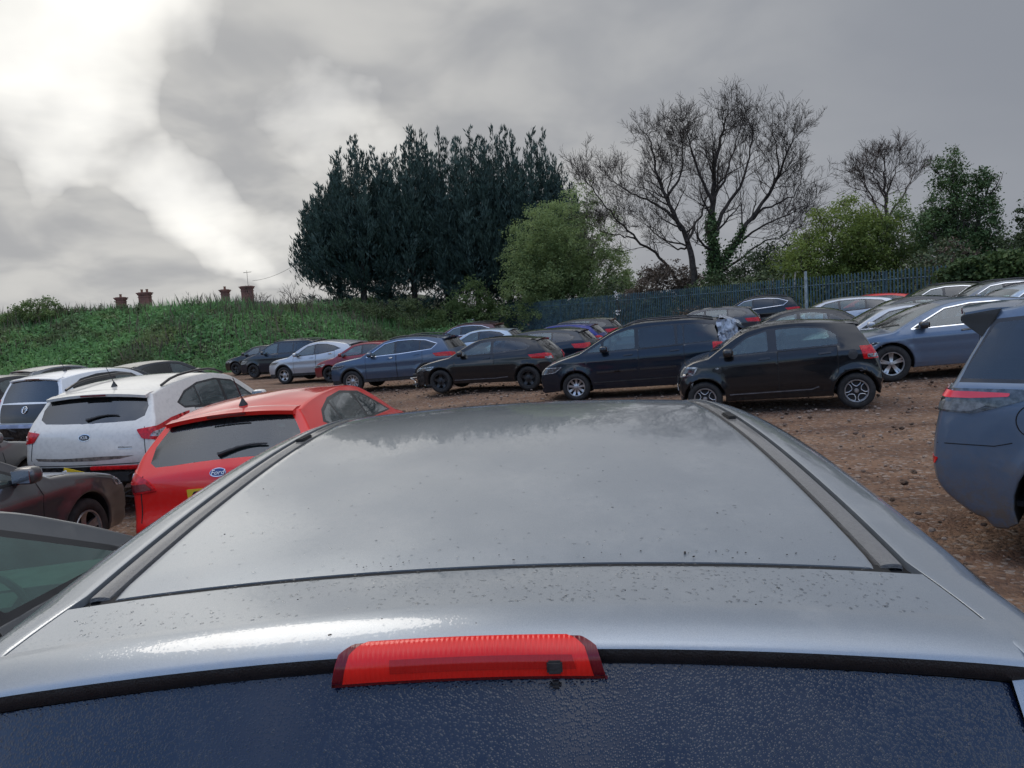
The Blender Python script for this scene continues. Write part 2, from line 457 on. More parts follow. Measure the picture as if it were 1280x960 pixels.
def dirt_mat():
    m, t, out = mat_base('brown_gravel_dirt')
    oc = t.new('ShaderNodeTexCoord').outputs['Object']
    mp = t.new('ShaderNodeMapping'); t.l.new(oc, mp.inputs[0]); mp.inputs['Rotation'].default_value = (0, 0, R(20)); mp.inputs['Scale'].default_value = (0.22, 1.0, 1.0)
    big = t.noise(oc, 0.35, 5.0, 0.6); trk = t.noise(mp.outputs[0], 1.3, 6.0, 0.65); mid = t.noise(oc, 2.5, 6.0, 0.7)
    fine = t.noise(oc, 30.0, 5.0, 0.75); peb = t.voronoi(oc, 26.0); pebc = t.voronoi(oc, 26.0, 'Color')
    peb2 = t.voronoi(oc, 60.0)
    c = t.mix(t.rng(trk, 0.35, 0.66), (0.125, 0.066, 0.041), (0.285, 0.182, 0.118))
    c = t.mix(t.rng(big, 0.35, 0.65, 0.0, 0.6), c, (0.20, 0.113, 0.072))
    c = t.mix(t.rng(mid, 0.48, 0.72, 0.0, 0.75), c, (0.090, 0.056, 0.043))
    c = t.mix(t.rng(fine, 0.5, 0.75, 0.0, 0.5), c, (0.30, 0.235, 0.19))
    bw = t.new('ShaderNodeSeparateColor'); t.l.new(pebc, bw.inputs[0])
    c = t.mix(t.rng(bw.outputs[0], 0.80, 0.92, 0.0, 0.55), c, (0.34, 0.30, 0.265))
    c = t.mix(t.rng(bw.outputs[1], 0.75, 0.92, 0.0, 0.55), c, (0.052, 0.036, 0.030))
    wet = t.rng(t.noise(mp.outputs[0], 0.8, 4.0, 0.6), 0.52, 0.68)
    rough = t.math('SUBTRACT', 0.95, t.math('MULTIPLY', wet, 0.12))
    c = t.mix(t.math('MULTIPLY', wet, 0.42), c, (0.055, 0.036, 0.029))
    h = t.math('ADD', t.math('MULTIPLY', peb, -0.6), t.math('ADD', t.math('MULTIPLY', fine, 0.5), t.math('MULTIPLY', mid, 2.2)))
    h = t.math('ADD', h, t.math('MULTIPLY', trk, 1.6)); h = t.math('ADD', h, t.math('MULTIPLY', peb2, -0.25))
    principled(t, out, c, rough, 0.0, t.bump(h, 0.9, 0.05), spec=0.3)
    return m
M['dirt'] = dirt_mat()
ground = link('ground', mesh_from('ground', GV, GF), M['dirt'])
tag(ground, kind='structure')

# ---- loose stones on the yard
def stones(name, n, xr, yr, smin, smax, mat, seed, keep=None):
    g = np.random.default_rng(seed)
    ph = (1 + 5 ** .5) / 2
    base = np.array([(-1, ph, 0), (1, ph, 0), (-1, -ph, 0), (1, -ph, 0), (0, -1, ph), (0, 1, ph), (0, -1, -ph), (0, 1, -ph), (ph, 0, -1), (ph, 0, 1), (-ph, 0, -1), (-ph, 0, 1)]) / 1.9
    fc = np.array([(0, 11, 5), (0, 5, 1), (0, 1, 7), (0, 7, 10), (0, 10, 11), (1, 5, 9), (5, 11, 4), (11, 10, 2), (10, 7, 6), (7, 1, 8), (3, 9, 4), (3, 4, 2), (3, 2, 6), (3, 6, 8), (3, 8, 9), (4, 9, 5), (2, 4, 11), (6, 2, 10), (8, 6, 7), (9, 8, 1)])
    V = []; F = []; k = 0
    while k < n:
        x, y = g.uniform(*xr), g.uniform(*yr)
        if keep and not keep(x, y, g): continue
        s = smin + (smax - smin) * g.random() ** 3.5
        a = g.uniform(0, 6.28); ca, sa = math.cos(a), math.sin(a)
        p = base * (1 + 0.55 * (g.random((12, 3)) - 0.5)) * s * np.array([1, 0.75, 0.55])
        q = np.stack([p[:, 0] * ca - p[:, 1] * sa + x, p[:, 0] * sa + p[:, 1] * ca + y, p[:, 2] + gz(x, y) + 0.02], 1)
        V.append(q); F.append(fc + 12 * k); k += 1
    return mesh_np(name, np.concatenate(V), np.concatenate(F))
def stone_mat():
    m, t, out = mat_base('gravel_stones')
    gi = t.new('ShaderNodeNewGeometry')
    c = t.mix(gi.outputs['Random Per Island'], (0.075, 0.050, 0.040), (0.30, 0.24, 0.20))
    principled(t, out, c, 0.9, spec=0.3)
    return m
M['stone'] = stone_mat()
st = link('gravel', stones('gravel', 9000, (-8, 12), (2.5, 28), 0.006, 0.045, M['stone'], 3), M['stone'])
tag(st, kind='stuff')
M['clod'] = simple('damp_clods', (.125, .080, .055), .95, 0, .4, 30.0, .6, 60.0)
tag(link('clods', stones('clods', 2600, (-8, 13), (3, 26), 0.010, 0.055, M['clod'], 11, keep=lambda x, y, g: g.random() < (.5 + .5 * math.sin(x * 1.1 + y * 1.7) * math.cos(y * .6 - x * .4)) ** 2), M['clod']), kind='stuff')

# ---- the bank on the left
bx = list(np.arange(-70, 12, 0.9)); by = list(np.arange(30, 100, 0.9))
idx = {}; BV = []; BF = []
for j, y in enumerate(by):
    for i, x in enumerate(bx):
        d = bank_d(x, y)
        if d > -1.5:
            idx[(i, j)] = len(BV); BV.append((x, y, bank_h(x, y) if d > 0 else gz(x, y) - 0.25 + d * 0.1))
for (i, j) in list(idx):
    q = [(i, j), (i + 1, j), (i + 1, j + 1), (i, j + 1)]
    if all(k in idx for k in q): BF.append([idx[k] for k in q])
bank = link('grass_bank', mesh_from('grass_bank', BV, BF), simple('bank_soil', (0.045, 0.062, 0.028), 0.95, 0, 0.4, 0.8, 0.5, 6.0))
tag(bank, kind='structure')

def leaf_mesh(name, P, size, up=0.3, aspect=0.55, seed=1, N=None):
    """one rhombic leaf per point; up = how much the leaves face the sky"""
    g = np.random.default_rng(seed); n = len(P)
    P = np.asarray(P, float)
    size = np.broadcast_to(np.asarray(size, float), (n,)) * g.uniform(0.65, 1.35, n)
    nrm = g.normal(size=(n, 3)); nrm[:, 2] = np.abs(nrm[:, 2]) + up
    if N is not None: nrm = nrm * 0.6 + N
    nrm /= np.linalg.norm(nrm, axis=1)[:, None]
    t = g.normal(size=(n, 3)); a = np.cross(nrm, t); a /= np.linalg.norm(a, axis=1)[:, None]
    b = np.cross(nrm, a)
    s = size[:, None]
    V = np.stack([P - a * s * 0.5, P + b * s * aspect * 0.5 + nrm * s * 0.08, P + a * s * 0.5, P - b * s * aspect * 0.5 + nrm * s * 0.08], 1)
    F = np.arange(4 * n).reshape(n, 4)
    return mesh_np(name, V, F)

# nettles and weeds on the bank
pts = []; sz = []; pts2 = []
while len(pts) < 62000:
    x = rng.uniform(-58, 5); y = rng.uniform(36, 66)
    d = bank_d(x, y)
    if d < 0.1 or d > 14 or abs(x) > 0.75 * y + 3: continue
    h = bank_h(x, y)
    tall = 0.32 + 0.25 * hnoise(x * 1.7, y * 1.7)
    pts.append((x, y, h + max(0.03, tall) * rng.random() ** 0.7)); sz.append(rng.uniform(0.14, 0.34))
weeds = link('nettle_cover', leaf_mesh('nettle_cover', pts, sz, 0.5, 0.5, 5), M['nettle'])
tag(weeds, kind='stuff')
# tall grass stems along the crest and foot
def grass_mesh(name, spots, seed):
    g = np.random.default_rng(seed); V = []; 
    for (x, y, z, h) in spots:
        a = g.uniform(0, 6.28); l = g.uniform(0.0, 0.35) * h; w = 0.022
        dx, dy = math.cos(a), math.sin(a)
        V.append([(x - dy * w, y + dx * w, z), (x + dy * w, y - dx * w, z), (x + dx * l * 0.4 + dy * w * .6, y + dy * l * 0.4 - dx * w * .6, z + h * 0.6), (x + dx * l, y + dy * l, z + h)])
    V = np.array(V); F = np.arange(4 * len(V)).reshape(-1, 4)
    return mesh_np(name, V, F)
sp = []
while len(sp) < 16000:
    x = rng.uniform(-58, 5); y = rng.uniform(36, 68); d = bank_d(x, y)
    if d < 0 or d > 15: continue
    if rng.random() > (1.0 if d < 1.2 or d > 9 else 0.45): continue
    sp.append((x, y, bank_h(x, y), rng.uniform(0.35, 0.95)))
tag(link('tall_grass', grass_mesh('tall_grass', sp, 9), M['nettle']), kind='stuff')
sp = []
while len(sp) < 4200:
    x = rng.uniform(-58, 4); y = rng.uniform(38, 68); d = bank_d(x, y)
    if d < 3 or d > 15 or hnoise(x * .6, y * .6) < rng.uniform(-.5, .6): continue
    sp.append((x, y, bank_h(x, y), rng.uniform(0.5, 1.25)))
tag(link('dead_stems', grass_mesh('dead_stems', sp, 19), simple('dead_stems', (.17, .135, .095), .9, 0, .3, .8)), kind='stuff')

# ------------------------------------------------------------------ trees
def tubes(name, lines):
    """lines: list of (points, radii); thin tubes in one mesh"""
    V = []; F = []; o = 0
    for P, rr in lines:
        n = 7 if rr[0] > 0.12 else (5 if rr[0] > 0.04 else 3)
        m = len(P)
        P = [Vector(p) for p in P]; ref = Vector((0.3, 0.9, 0.1))
        for i in range(m):
            t = (P[min(i + 1, m - 1)] - P[max(i - 1, 0)])
            t = t.normalized() if t.length > 1e-9 else Vector((0, 0, 1))
            a = t.cross(ref); a = a.normalized() if a.length > 1e-4 else t.orthogonal().normalized()
            b = a.cross(t); ref = b
            for k in range(n):
                th = 6.2832 * k / n
                V.append(P[i] + (a * math.cos(th) + b * math.sin(th)) * rr[i])
        for i in range(m - 1):
            for k in range(n):
                F.append((o + i * n + k, o + i * n + (k + 1) % n, o + (i + 1) * n + (k + 1) % n, o + (i + 1) * n + k))
        o += n * m
    return mesh_np(name, np.array([tuple(v) for v in V]), np.array(F), True)

def grow(lines, p, d, length, r, depth, rnd, up=0.25, spread=0.75, nchild=4, wob=0.22, minr=0.009, tips=None):
    n = max(3, int(length / 0.45)); seg = length / n
    P = [p.copy()]; rr = [r]; dv = d.normalized(); q = p.copy()
    for i in range(n):
        dv = (dv + Vector((rnd.gauss(0, wob), rnd.gauss(0, wob), rnd.gauss(0, wob) + up * 0.16))).normalized()
        q = q + dv * seg; P.append(q.copy()); rr.append(max(minr, r * (1 - 0.72 * (i + 1) / n)))
    lines.append((P, rr))
    if tips is not None and depth <= 1: tips.extend(P[1:])
    if depth <= 0: return
    for k in range(nchild):
        f = 0.28 + 0.72 * (k + rnd.random() * 0.8) / nchild
        i = min(n - 1, int(f * n)); base = P[i + 1 if f > 0.95 else i]
        loc = (P[i + 1] - P[i]).normalized()
        side = Vector((rnd.gauss(0, 1), rnd.gauss(0, 1), rnd.gauss(0, 1))).cross(loc)
        if side.length < 1e-3: continue
        side.normalize()
        cd = (loc * (1 - 0.35 * spread) + side * spread * rnd.uniform(0.6, 1.1) + Vector((0, 0, up * 0.5))).normalized()
        grow(lines, base, cd, length * rnd.uniform(0.42, 0.68) * (1.15 - 0.45 * f), max(minr, rr[i] * rnd.uniform(0.45, 0.62)), depth - 1, rnd, up, spread, nchild, wob, minr, tips)

def tree(name, loc, label, cat, group=None):
    return tag(empty(name, loc), label, cat, group)

# -- leylandii: a trunk with upswept sprays
def conifer(x, y, z, h, rad, label, seed, lean=0.0, bare=0.06, dens=1.0):
    rnd = random.Random(seed); g = np.random.default_rng(seed)
    root = tree('conifer_tree', (x, y, z), label, 'conifer', 'tall conifers on the bank')
    link('trunk', tubes('trunk', [([(0, 0, -0.5), (lean * h * 0.3, 0, h * 0.5), (lean * h, 0, h * 0.97)], [0.28, 0.17, 0.02])]), M['bark_dark'], root)
    V = []; lead = []
    # the crown is a bundle of upswept plumes, fuller low down, each plume a spire of short sprays
    n = int(44 * dens)
    plumes = [(0.0, 0.0, 1.0)]
    for i in range(n):
        a = i * 2.39996 + rnd.uniform(-.4, .4); rho = math.sqrt((i + .6) / n); plumes.append((a, rho, rnd.uniform(.86, 1.04)))
    for (a, rho, q) in plumes:
        tip_z = h * q * (1 - .50 * rho ** 2.4)
        tip = Vector((math.cos(a) * rho * rad * 1.12 + lean * tip_z, math.sin(a) * rho * rad * .9, tip_z))
        k0 = rnd.uniform(.30, .5)
        base = Vector((tip.x * .74, tip.y * .74, tip_z * k0))
        m = int(10 + 26 * (tip_z - base.z) / 9)
        for k in range(m):
            f = k / m
            p = base.lerp(tip, f) + Vector((math.cos(a), math.sin(a), 0)) * (.35 * math.sin(f * 3.14))
            L = (1.55 * (1 - f) ** .8 + .16) * rnd.uniform(.7, 1.15)
            aa = rnd.uniform(0, 6.28); el = rnd.uniform(.45, 1.0) + .35 * f
            lead.append((p, Vector((math.cos(aa) * math.cos(el), math.sin(aa) * math.cos(el), math.sin(el))), L))
    for i in range(int(62 * dens)):                              # skirt of branches near the ground
        a = rnd.uniform(0, 6.28); zz = rnd.uniform(.04, .45) * h; L = rad * rnd.uniform(.75, 1.12)
        el = rnd.uniform(.15, .6)
        lead.append((Vector((0, 0, zz)), Vector((math.cos(a) * math.cos(el), math.sin(a) * math.cos(el), math.sin(el))), L))
    for (p, d, L) in lead:
        m = max(9, int(L * 24))
        for k in range(m):
            f = (0.18 + 0.82 * (k + rnd.random()) / m)
            droop = Vector((0, 0, 0.10 * L * (f * f)))
            w = (1 - f * 0.75) * 0.30 * min(1.0, L / 2.0) + 0.05
            c = p + d * L * f + droop + Vector((rnd.gauss(0, w), rnd.gauss(0, w), rnd.gauss(0, w * 0.6)))
            t = (d * 0.9 + Vector((rnd.gauss(0, 0.26), rnd.gauss(0, 0.26), rnd.gauss(0, 0.2) + 0.55))).normalized()
            s = t.cross(Vector((rnd.gauss(0, 1), rnd.gauss(0, 1), rnd.gauss(0, 1)))).normalized()
            ln = rnd.uniform(0.22, 0.52); wd = ln * 0.105
            V.append([c, c + t * ln * 0.45 + s * wd, c + t * ln, c + t * ln * 0.45 - s * wd])
    V = np.array([[tuple(q) for q in r] for r in V]); F = np.arange(4 * len(V)).reshape(-1, 4)
    link('crown', mesh_np('crown', V, F), M['conifer'], root)

def atp(px, py, Y):
    d = sky_dir(px, py); return Vector((0, 0, CAM_H)) + d * (Y / d.y)
FA0, FB0 = Vector((-1.6, 62.4, 0)), Vector((17.6, 26.0, 0))
def base_h(x, y):
    return bank_h(x, y) if bank_d(x, y) > 0 else gz(x, y)

CON = [(-14.2, 62, 12.4, 3.3, 'small leftmost conifer leaning out at the left end of the conifer row', 0.0),
       (-11.7, 61, 14.8, 3.7, 'broad conifer with twin ragged tips, second from the left in the row', 0.02),
       (-9.6, 63.5, 12.3, 3.0, 'lower conifer filling the dip between the two tall left conifers', 0.0),
       (-7.4, 62, 15.5, 3.5, 'tall conifer with a sharp leaning tip right of the dip in the row', 0.03),
       (-4.8, 64, 15.8, 3.3, 'tall dark conifer in the middle of the conifer row', 0.0),
       (-2.3, 62, 15.3, 3.2, 'tall conifer right of the middle, above the bushes and left of the pale green tree', 0.01),
       (0.2, 63.5, 15.5, 3.2, 'tall conifer rising straight behind the left edge of the pale green tree', 0.0),
       (2.5, 62, 14.8, 3.0, 'conifer behind the top of the pale green tree, second from the right', 0.03),
       (4.2, 63.5, 13.0, 2.7, 'lower rightmost conifer sloping down behind the pale green tree', 0.03)]
for i, (x, y, h, r_, lab, lean) in enumerate(CON):
    z = base_h(x, y) - 0.3
    conifer(x + (.9 if i == 0 else .45 if i == 1 else -.3 if i > 6 else 0), y, z, h + 1.55 - z, r_ * (.86 if i in (0, 8) else .95), lab, 40 + i, lean)

def crown_pts(blobs, n, rnd, shell=0.55, clump=0.55):
    """points in leaf clumps spread through a few ellipsoids"""
    out = []
    vol = np.array([b[3] * b[4] * b[5] for b in blobs]); vol = vol ** 0.75; vol /= vol.sum()
    for b, w in zip(blobs, vol):
        k = int(n * w); nc = max(6, int(k / 42))
        d = rnd.normal(size=(nc, 3)); d /= np.linalg.norm(d, axis=1)[:, None]
        rr = shell + (1.06 - shell) * rnd.random(nc) ** 0.6
        rr *= 1 + 0.16 * np.sin(d[:, 0] * 5 + b[0]) * np.cos(d[:, 2] * 6 + b[1])
        c = np.array(b[:3]) + d * rr[:, None] * np.array(b[3:6])
        ci = rnd.integers(0, nc, k)
        sz = clump * rnd.uniform(0.4, 1.2, nc)
        out.append(c[ci] + rnd.normal(size=(k, 3)) * sz[ci][:, None] * np.array([0.55, 0.55, 0.42]))
    return np.concatenate(out)

def leafy(name, x, y, label, cat, blobs, n, size, mat, seed, trunk_r=0.12, limbs=6, clump=0.55, shell=0.5, group=None, barkmat='bark', up=0.3, twigs=0):
    """blobs relative to the tree's foot"""
    rnd = random.Random(seed); g = np.random.default_rng(seed)
    z = base_h(x, y)
    root = tree(name, (x, y, z - 0.1), label, cat, group)
    lines = []
    top = max(b[2] + b[5] for b in blobs)
    for k in range(limbs):
        b = blobs[k % len(blobs)]
        tgt = Vector((b[0] + rnd.uniform(-.6, .6) * b[3], b[1] + rnd.uniform(-.6, .6) * b[4], b[2] + rnd.uniform(0.1, .75) * b[5]))
        p0 = Vector((rnd.uniform(-.15, .15), rnd.uniform(-.15, .15), -0.2))
        mid = p0.lerp(tgt, 0.45) + Vector((rnd.uniform(-.3, .3), rnd.uniform(-.3, .3), 0.1 * top))
        lines.append(([p0, p0.lerp(mid, .5) + Vector((0, 0, .1)), mid, mid.lerp(tgt, .5), tgt], [trunk_r, trunk_r * .85, trunk_r * .6, trunk_r * .4, trunk_r * .15]))
        for q in range(3):
            grow(lines, mid.lerp(tgt, q / 3), (tgt - mid).normalized() + Vector((rnd.gauss(0, .7), rnd.gauss(0, .7), .3)), b[5] * 0.6, trunk_r * .3, 1, rnd, 0.3, 0.8, 4)
    for k in range(twigs):
        b = blobs[rnd.randrange(len(blobs))]
        d = Vector((rnd.gauss(0, 1), rnd.gauss(0, 1), abs(rnd.gauss(0, 1)) + .4)).normalized()
        p = Vector((b[0] + d.x * b[3] * .7, b[1] + d.y * b[4] * .7, b[2] + d.z * b[5] * .7))
        grow(lines, p, d + Vector((0, 0, .5)), b[5] * .5, 0.02, 1, rnd, 0.5, 0.6, 4, minr=0.008)
    link('trunk', tubes('trunk', lines), M[barkmat], root)
    P = crown_pts(blobs, n, g, shell, clump)
    P = P[P[:, 2] > 0.02]
    link('crown', leaf_mesh('crown', P, size, up, 0.5, seed), M[mat], root)
    return root

# -- pale green tree (willow) in front of the conifers
leafy('green_tree', 4.6, 57, 'broad pale green round-headed tree in new leaf in front of the dark conifers', 'tree',
      [(-1.6, 0, 6.0, 3.2, 2.8, 3.4), (0.4, 0, 6.3, 3.4, 2.9, 3.8), (2.6, 0, 3.6, 2.3, 2.2, 2.8), (-2.6, 0, 3.0, 2.6, 2.4, 2.6), (0.2, 0, 2.4, 3.6, 2.6, 2.2), (3.9, 0, 2.4, 1.6, 1.6, 1.8)], 64000, 0.17, 'willow', 11, 0.16, 9, 0.50, 0.42)
leafy('bush', -4.2, 58.5, 'mid green bush on the bank left of the pale green tree, under the conifers', 'bush',
      [(0, 0, 1.3, 1.9, 1.5, 1.6), (1.7, 0, 2.1, 1.5, 1.3, 2.0), (3.0, -.4, 1.4, 1.5, 1.2, 1.4), (-1.8, 0, 0.7, 1.5, 1.2, 0.9)], 11000, 0.19, 'bush', 12, 0.05, 6)
leafy('bramble_bush', -10.8, 56.5, 'low tangled grey-green bramble mound on top of the bank below the conifers', 'bush',
      [(0, 0, 0.5, 2.6, 1.4, 0.9), (2.6, 0, 0.4, 2.0, 1.3, 0.9), (-2.4, 0, .35, 1.7, 1.2, .8)], 9000, 0.16, 'bramble', 13, 0.03, 6, 0.4, barkmat='twig', twigs=14)
leafy('bramble_bush', -4.6, 54.0, 'rounded bramble and nettle mound halfway down the bank left of the fence end', 'bush',
      [(0, 0, 0.5, 2.2, 1.2, 0.9), (2.2, 0, 0.5, 1.8, 1.2, 1.0)], 6500, 0.17, 'nettle', 14, 0.03, 4, 0.4, barkmat='twig', twigs=6)
leafy('bush', -31.2, 51, 'dark green bush standing alone on the crest at the far left of the bank', 'bush',
      [(0.2, 0, 1.0, 1.3, 1.1, 0.75), (-1.2, 0, 0.6, 1.0, 1.0, 0.5), (1.6, 0, .6, 1.0, .8, .5)], 5200, 0.15, 'bush', 15, 0.05, 5, 0.32, barkmat='twig', twigs=30)
leafy('bramble_bush', -26.5, 52, 'low bramble row along the crest between the far left bush and the chimneys', 'bush',
      [(0, 0, 0.25, 2.6, 1.0, 0.45), (-2.6, 0, 0.3, 1.6, 1.0, .5)], 3200, 0.15, 'bramble', 16, 0.03, 4, 0.3, barkmat='twig', twigs=12)

def bare_bush(x, y, label, h, w, n, seed, r0=0.03, mat='twig'):
    rnd = random.Random(seed); z = base_h(x, y)
    root = tree('bare_bush', (x, y, z - 0.1), label, 'bare bush')
    lines = []
    for k in range(n):
        d = Vector((rnd.gauss(0, w), rnd.gauss(0, w), 1)).normalized()
        grow(lines, Vector((rnd.uniform(-.3, .3), rnd.uniform(-.3, .3), 0)), d, h * rnd.uniform(.6, 1), r0, 2, rnd, 0.4, 0.7, 4, minr=0.009)
    link('stem', tubes('stem', lines), M[mat], root)
bare_bush(-14.9, 54, 'spiky leafless bush on the crest just left of the conifers', 2.6, 0.35, 8, 61)
bare_bush(-17.6, 54, 'small leafless bush on the crest beside the aerial chimney', 1.7, 0.5, 6, 62)
bare_bush(-20.8, 52, 'thin leafless weeds standing on the crest between the two pairs of chimneys', 1.3, 0.3, 5, 63, 0.014)

# -- big bare trees behind the fence
def limb(pix, Y, r0, r1, jit, rnd, k=(880, .93, .865)):
    pix = [(k[0] + (px - k[0]) * k[1], 372 - (372 - py) * k[2]) for px, py in pix]
    pts = [atp(px, py, Y + rnd.uniform(-jit, jit) * i) for i, (px, py) in enumerate(pix)]
    n = len(pts)
    # resample smoothly
    out = []; 
    for i in range(n - 1):
        p0 = pts[max(0, i - 1)]; p1 = pts[i]; p2 = pts[i + 1]; p3 = pts[min(n - 1, i + 2)]
        for k in range(4):
            t = k / 4
            out.append(0.5 * ((2 * p1) + (p2 - p0) * t + (2 * p0 - 5 * p1 + 4 * p2 - p3) * t * t + (3 * p1 - p0 - 3 * p2 + p3) * t ** 3))
    out.append(pts[-1]); m = len(out)
    out = [p + Vector((rnd.gauss(0, .05), rnd.gauss(0, .05), rnd.gauss(0, .05))) if 0 < i < m - 1 else p for i, p in enumerate(out)]
    r0, r1 = r0 * .80, r1 * .75
    return out, [r0 + (r1 - r0) * (i / (m - 1)) ** 0.7 for i in range(m)]

def bare_tree(name, foot, limbs_, label, seed, mat, twig_mat=None, dens=1.0, ivy=None, minr=0.0075, L=(1.9, 3.3), shrink=(880, .93, .865)):
    rnd = random.Random(seed)
    x, y = foot
    z = base_h(x, y) - 0.3
    root = tree(name, (x, y, z), label, 'bare tree')
    o = Vector((x, y, z))
    main = []; tw = []
    for (pix, Y, r0, r1, jit) in limbs_:
        P, rr = limb(pix, Y, r0, r1, jit, rnd, shrink)
        P = [p - o for p in P]
        main.append((P, rr)); m = len(P)
        for i in range(2, m):
            f = i / m
            if f < 0.22 or rnd.random() > (0.85 if f > .4 else .5) * dens: continue
            loc = (P[i] - P[i - 1]).normalized()
            for q in range(2 if f > 0.5 else 1):
                side = Vector((rnd.gauss(0, 1), rnd.gauss(0, 1) * .8, rnd.gauss(0, .6))).cross(loc).normalized()
                d = (loc * .55 + side * rnd.uniform(.5, 1.0) + Vector((0, 0, .18))).normalized()
                grow(tw, P[i], d, rnd.uniform(*L) * (1.1 - .45 * f), max(.016, rr[i] * .40), 2, rnd, 0.45, 0.75, 6, 0.2, minr)
        d = (P[-1] - P[-2]).normalized()
        grow(tw, P[-1], d, L[0] * .85, rr[-1], 2, rnd, 0.4, .8, 6, .2, minr)
    link('trunk', tubes('trunk', main), M[mat], root)
    link('crown', tubes('crown', tw), M[twig_mat or mat], root)
    if ivy:
        g = np.random.default_rng(seed); Pn = []
        for (li, f0, f1, rad, n) in ivy:
            P, rr = main[li]; m = len(P)
            for k in range(n):
                f = f0 + (f1 - f0) * g.random(); i = min(m - 2, int(f * (m - 1))); t = f * (m - 1) - i
                c = P[i].lerp(P[i + 1], t); w = rad * (1.25 - .8 * (f - f0) / max(.01, f1 - f0))
                Pn.append((c.x + g.normal() * w * .55, c.y + g.normal() * w * .55, c.z + g.normal() * .2))
        link('ivy', leaf_mesh('ivy', np.array(Pn), 0.17, 0.3, .7, seed), M['ivy'], root)
    return root

bare_tree('bare_tree', (12.4, 46), [
    ([(894, 372), (894, 330), (890, 285), (892, 230), (895, 180), (905, 130), (912, 108)], 46, .46, .035, .12),
    ([(895, 345), (925, 287), (952, 245), (976, 205), (992, 165), (1003, 140)], 46, .26, .03, .35),
    ([(891, 285), (905, 250), (926, 212), (941, 170), (946, 125)], 46, .22, .03, -.3),
    ([(891, 235), (875, 195), (862, 155), (858, 120)], 46, .16, .028, .3),
    ([(940, 262), (970, 240), (998, 225), (1010, 205)], 46.5, .12, .025, .35),
    ([(908, 310), (938, 285), (970, 262), (1000, 248), (1022, 236)], 46.3, .13, .022, .25),
    ([(892, 232), (912, 192), (922, 155), (932, 118)], 46, .13, .025, .3),
    ([(962, 230), (980, 195), (978, 155), (972, 125)], 46.5, .12, .022, -.3),
    ([(897, 340), (925, 318), (955, 295), (985, 282), (1000, 262)], 46, .13, .022, -.25)],
    'tallest bare tree, its dark trunk covered in ivy', 71, 'bark_dark',
    ivy=[(0, 0.0, 0.42, .5, 5200), (1, 0.0, .25, .4, 1200)])
bare_tree('bare_tree', (11.35, 47.5), [
    ([(868, 372), (866, 325), (856, 290), (842, 255), (826, 222), (815, 188), (808, 150), (803, 135)], 47.5, .33, .03, .12),
    ([(857, 292), (868, 268), (880, 245), (884, 222), (880, 200)], 47.5, .14, .025, .3),
    ([(845, 262), (822, 242), (796, 228), (768, 214), (752, 200)], 47.5, .15, .022, -.35),
    ([(828, 226), (846, 200), (852, 165), (848, 138)], 47.5, .14, .025, .35),
    ([(858, 378), (846, 352), (836, 335), (815, 308), (790, 288), (765, 262), (744, 234), (726, 208), (716, 192)], 49, .19, .022, .15),
    ([(790, 288), (772, 283), (752, 280), (735, 270)], 49, .09, .018, .3),
    ([(850, 275), (838, 250), (832, 215), (838, 180), (832, 148)], 47.5, .12, .022, .3),
    ([(856, 300), (840, 300), (822, 280), (800, 262)], 48, .1, .02, -.3)],
    'bare tree with a brown trunk and a low limb sweeping left over the green tree', 72, 'bark')
bare_tree('bare_tree', (22.7, 46), [
    ([(1110, 345), (1110, 300), (1109, 265), (1107, 230), (1106, 200), (1105, 180)], 46, .26, .03, .1),
    ([(1109, 270), (1096, 245), (1084, 220), (1076, 198)], 46, .12, .022, .3),
    ([(1109, 265), (1122, 240), (1136, 215), (1146, 195)], 46, .12, .022, -.3),
    ([(1107, 235), (1116, 205), (1124, 185)], 46, .09, .02, .3), ([(1108, 240), (1096, 210), (1092, 190)], 46, .09, .02, .3)],
    'fine twigged bare tree with a rounded top rising behind the green bushes on the right', 73, 'twig', dens=1.0, L=(1.6, 2.7), shrink=(1108, 1.0, .90))

leafy('brown_bush', 10.0, 48.5, 'rounded brown bush with no leaves at the foot of the bare trees', 'bush',
      [(0, 0, 2.0, 2.3, 1.5, 2.2), (-1.3, 0, 1.2, 1.5, 1, 1.4), (1.4, 0, 1.2, 1.6, 1, 1.5)], 30000, 0.15, 'brownbush', 21, 0.05, 6, .35, barkmat='twig', twigs=26)
leafy('dark_bush', 14.6, 45, 'dark olive bush behind the fence right of the ivy covered trunk', 'bush',
      [(0, 0, 2.3, 2.0, 1.6, 2.2), (1.6, 0, 2.8, 1.8, 1.4, 2.0), (-1.3, 0, 1.1, 1.3, 1, 1.2)], 20000, 0.16, 'darkbush', 22, 0.08, 6, .5, barkmat='twig', twigs=26)
leafy('hawthorn_bush', 13.0, 40.5, 'low mixed brown and olive scrub close behind the blue fence', 'bush',
      [(0, 0, .9, 2.0, .8, 1.1), (-2.3, .5, .7, 1.6, .8, .9)], 9000, 0.13, 'brownbush', 23, 0.04, 6, .4, barkmat='twig', twigs=20)
leafy('green_tree', 17.2, 40.5, 'bright spring green bushy tree right of the bare giants, leaning left', 'tree',
      [(-1.4, 0, 3.1, 1.6, 1.5, 1.9), (0.4, 0, 4.2, 1.9, 1.6, 2.2), (-.4, -.4, 1.6, 2.1, 1.4, 1.5), (1.9, 0, 3.4, 1.7, 1.4, 2.4)], 34000, 0.15, 'spring', 24, 0.1, 8, .45, .5, barkmat='twig', twigs=26)
leafy('mixed_bush', 20.3, 41, 'thin olive green bush under the fine twigged bare tree', 'bush',
      [(0, 0, 3.3, 2.2, 1.5, 2.7), (1.7, 0, 2.2, 1.7, 1.2, 2.2), (-1.8, 0, 1.8, 1.6, 1, 1.9)], 24000, 0.14, 'bush', 25, 0.07, 7, .5, barkmat='twig', twigs=24)
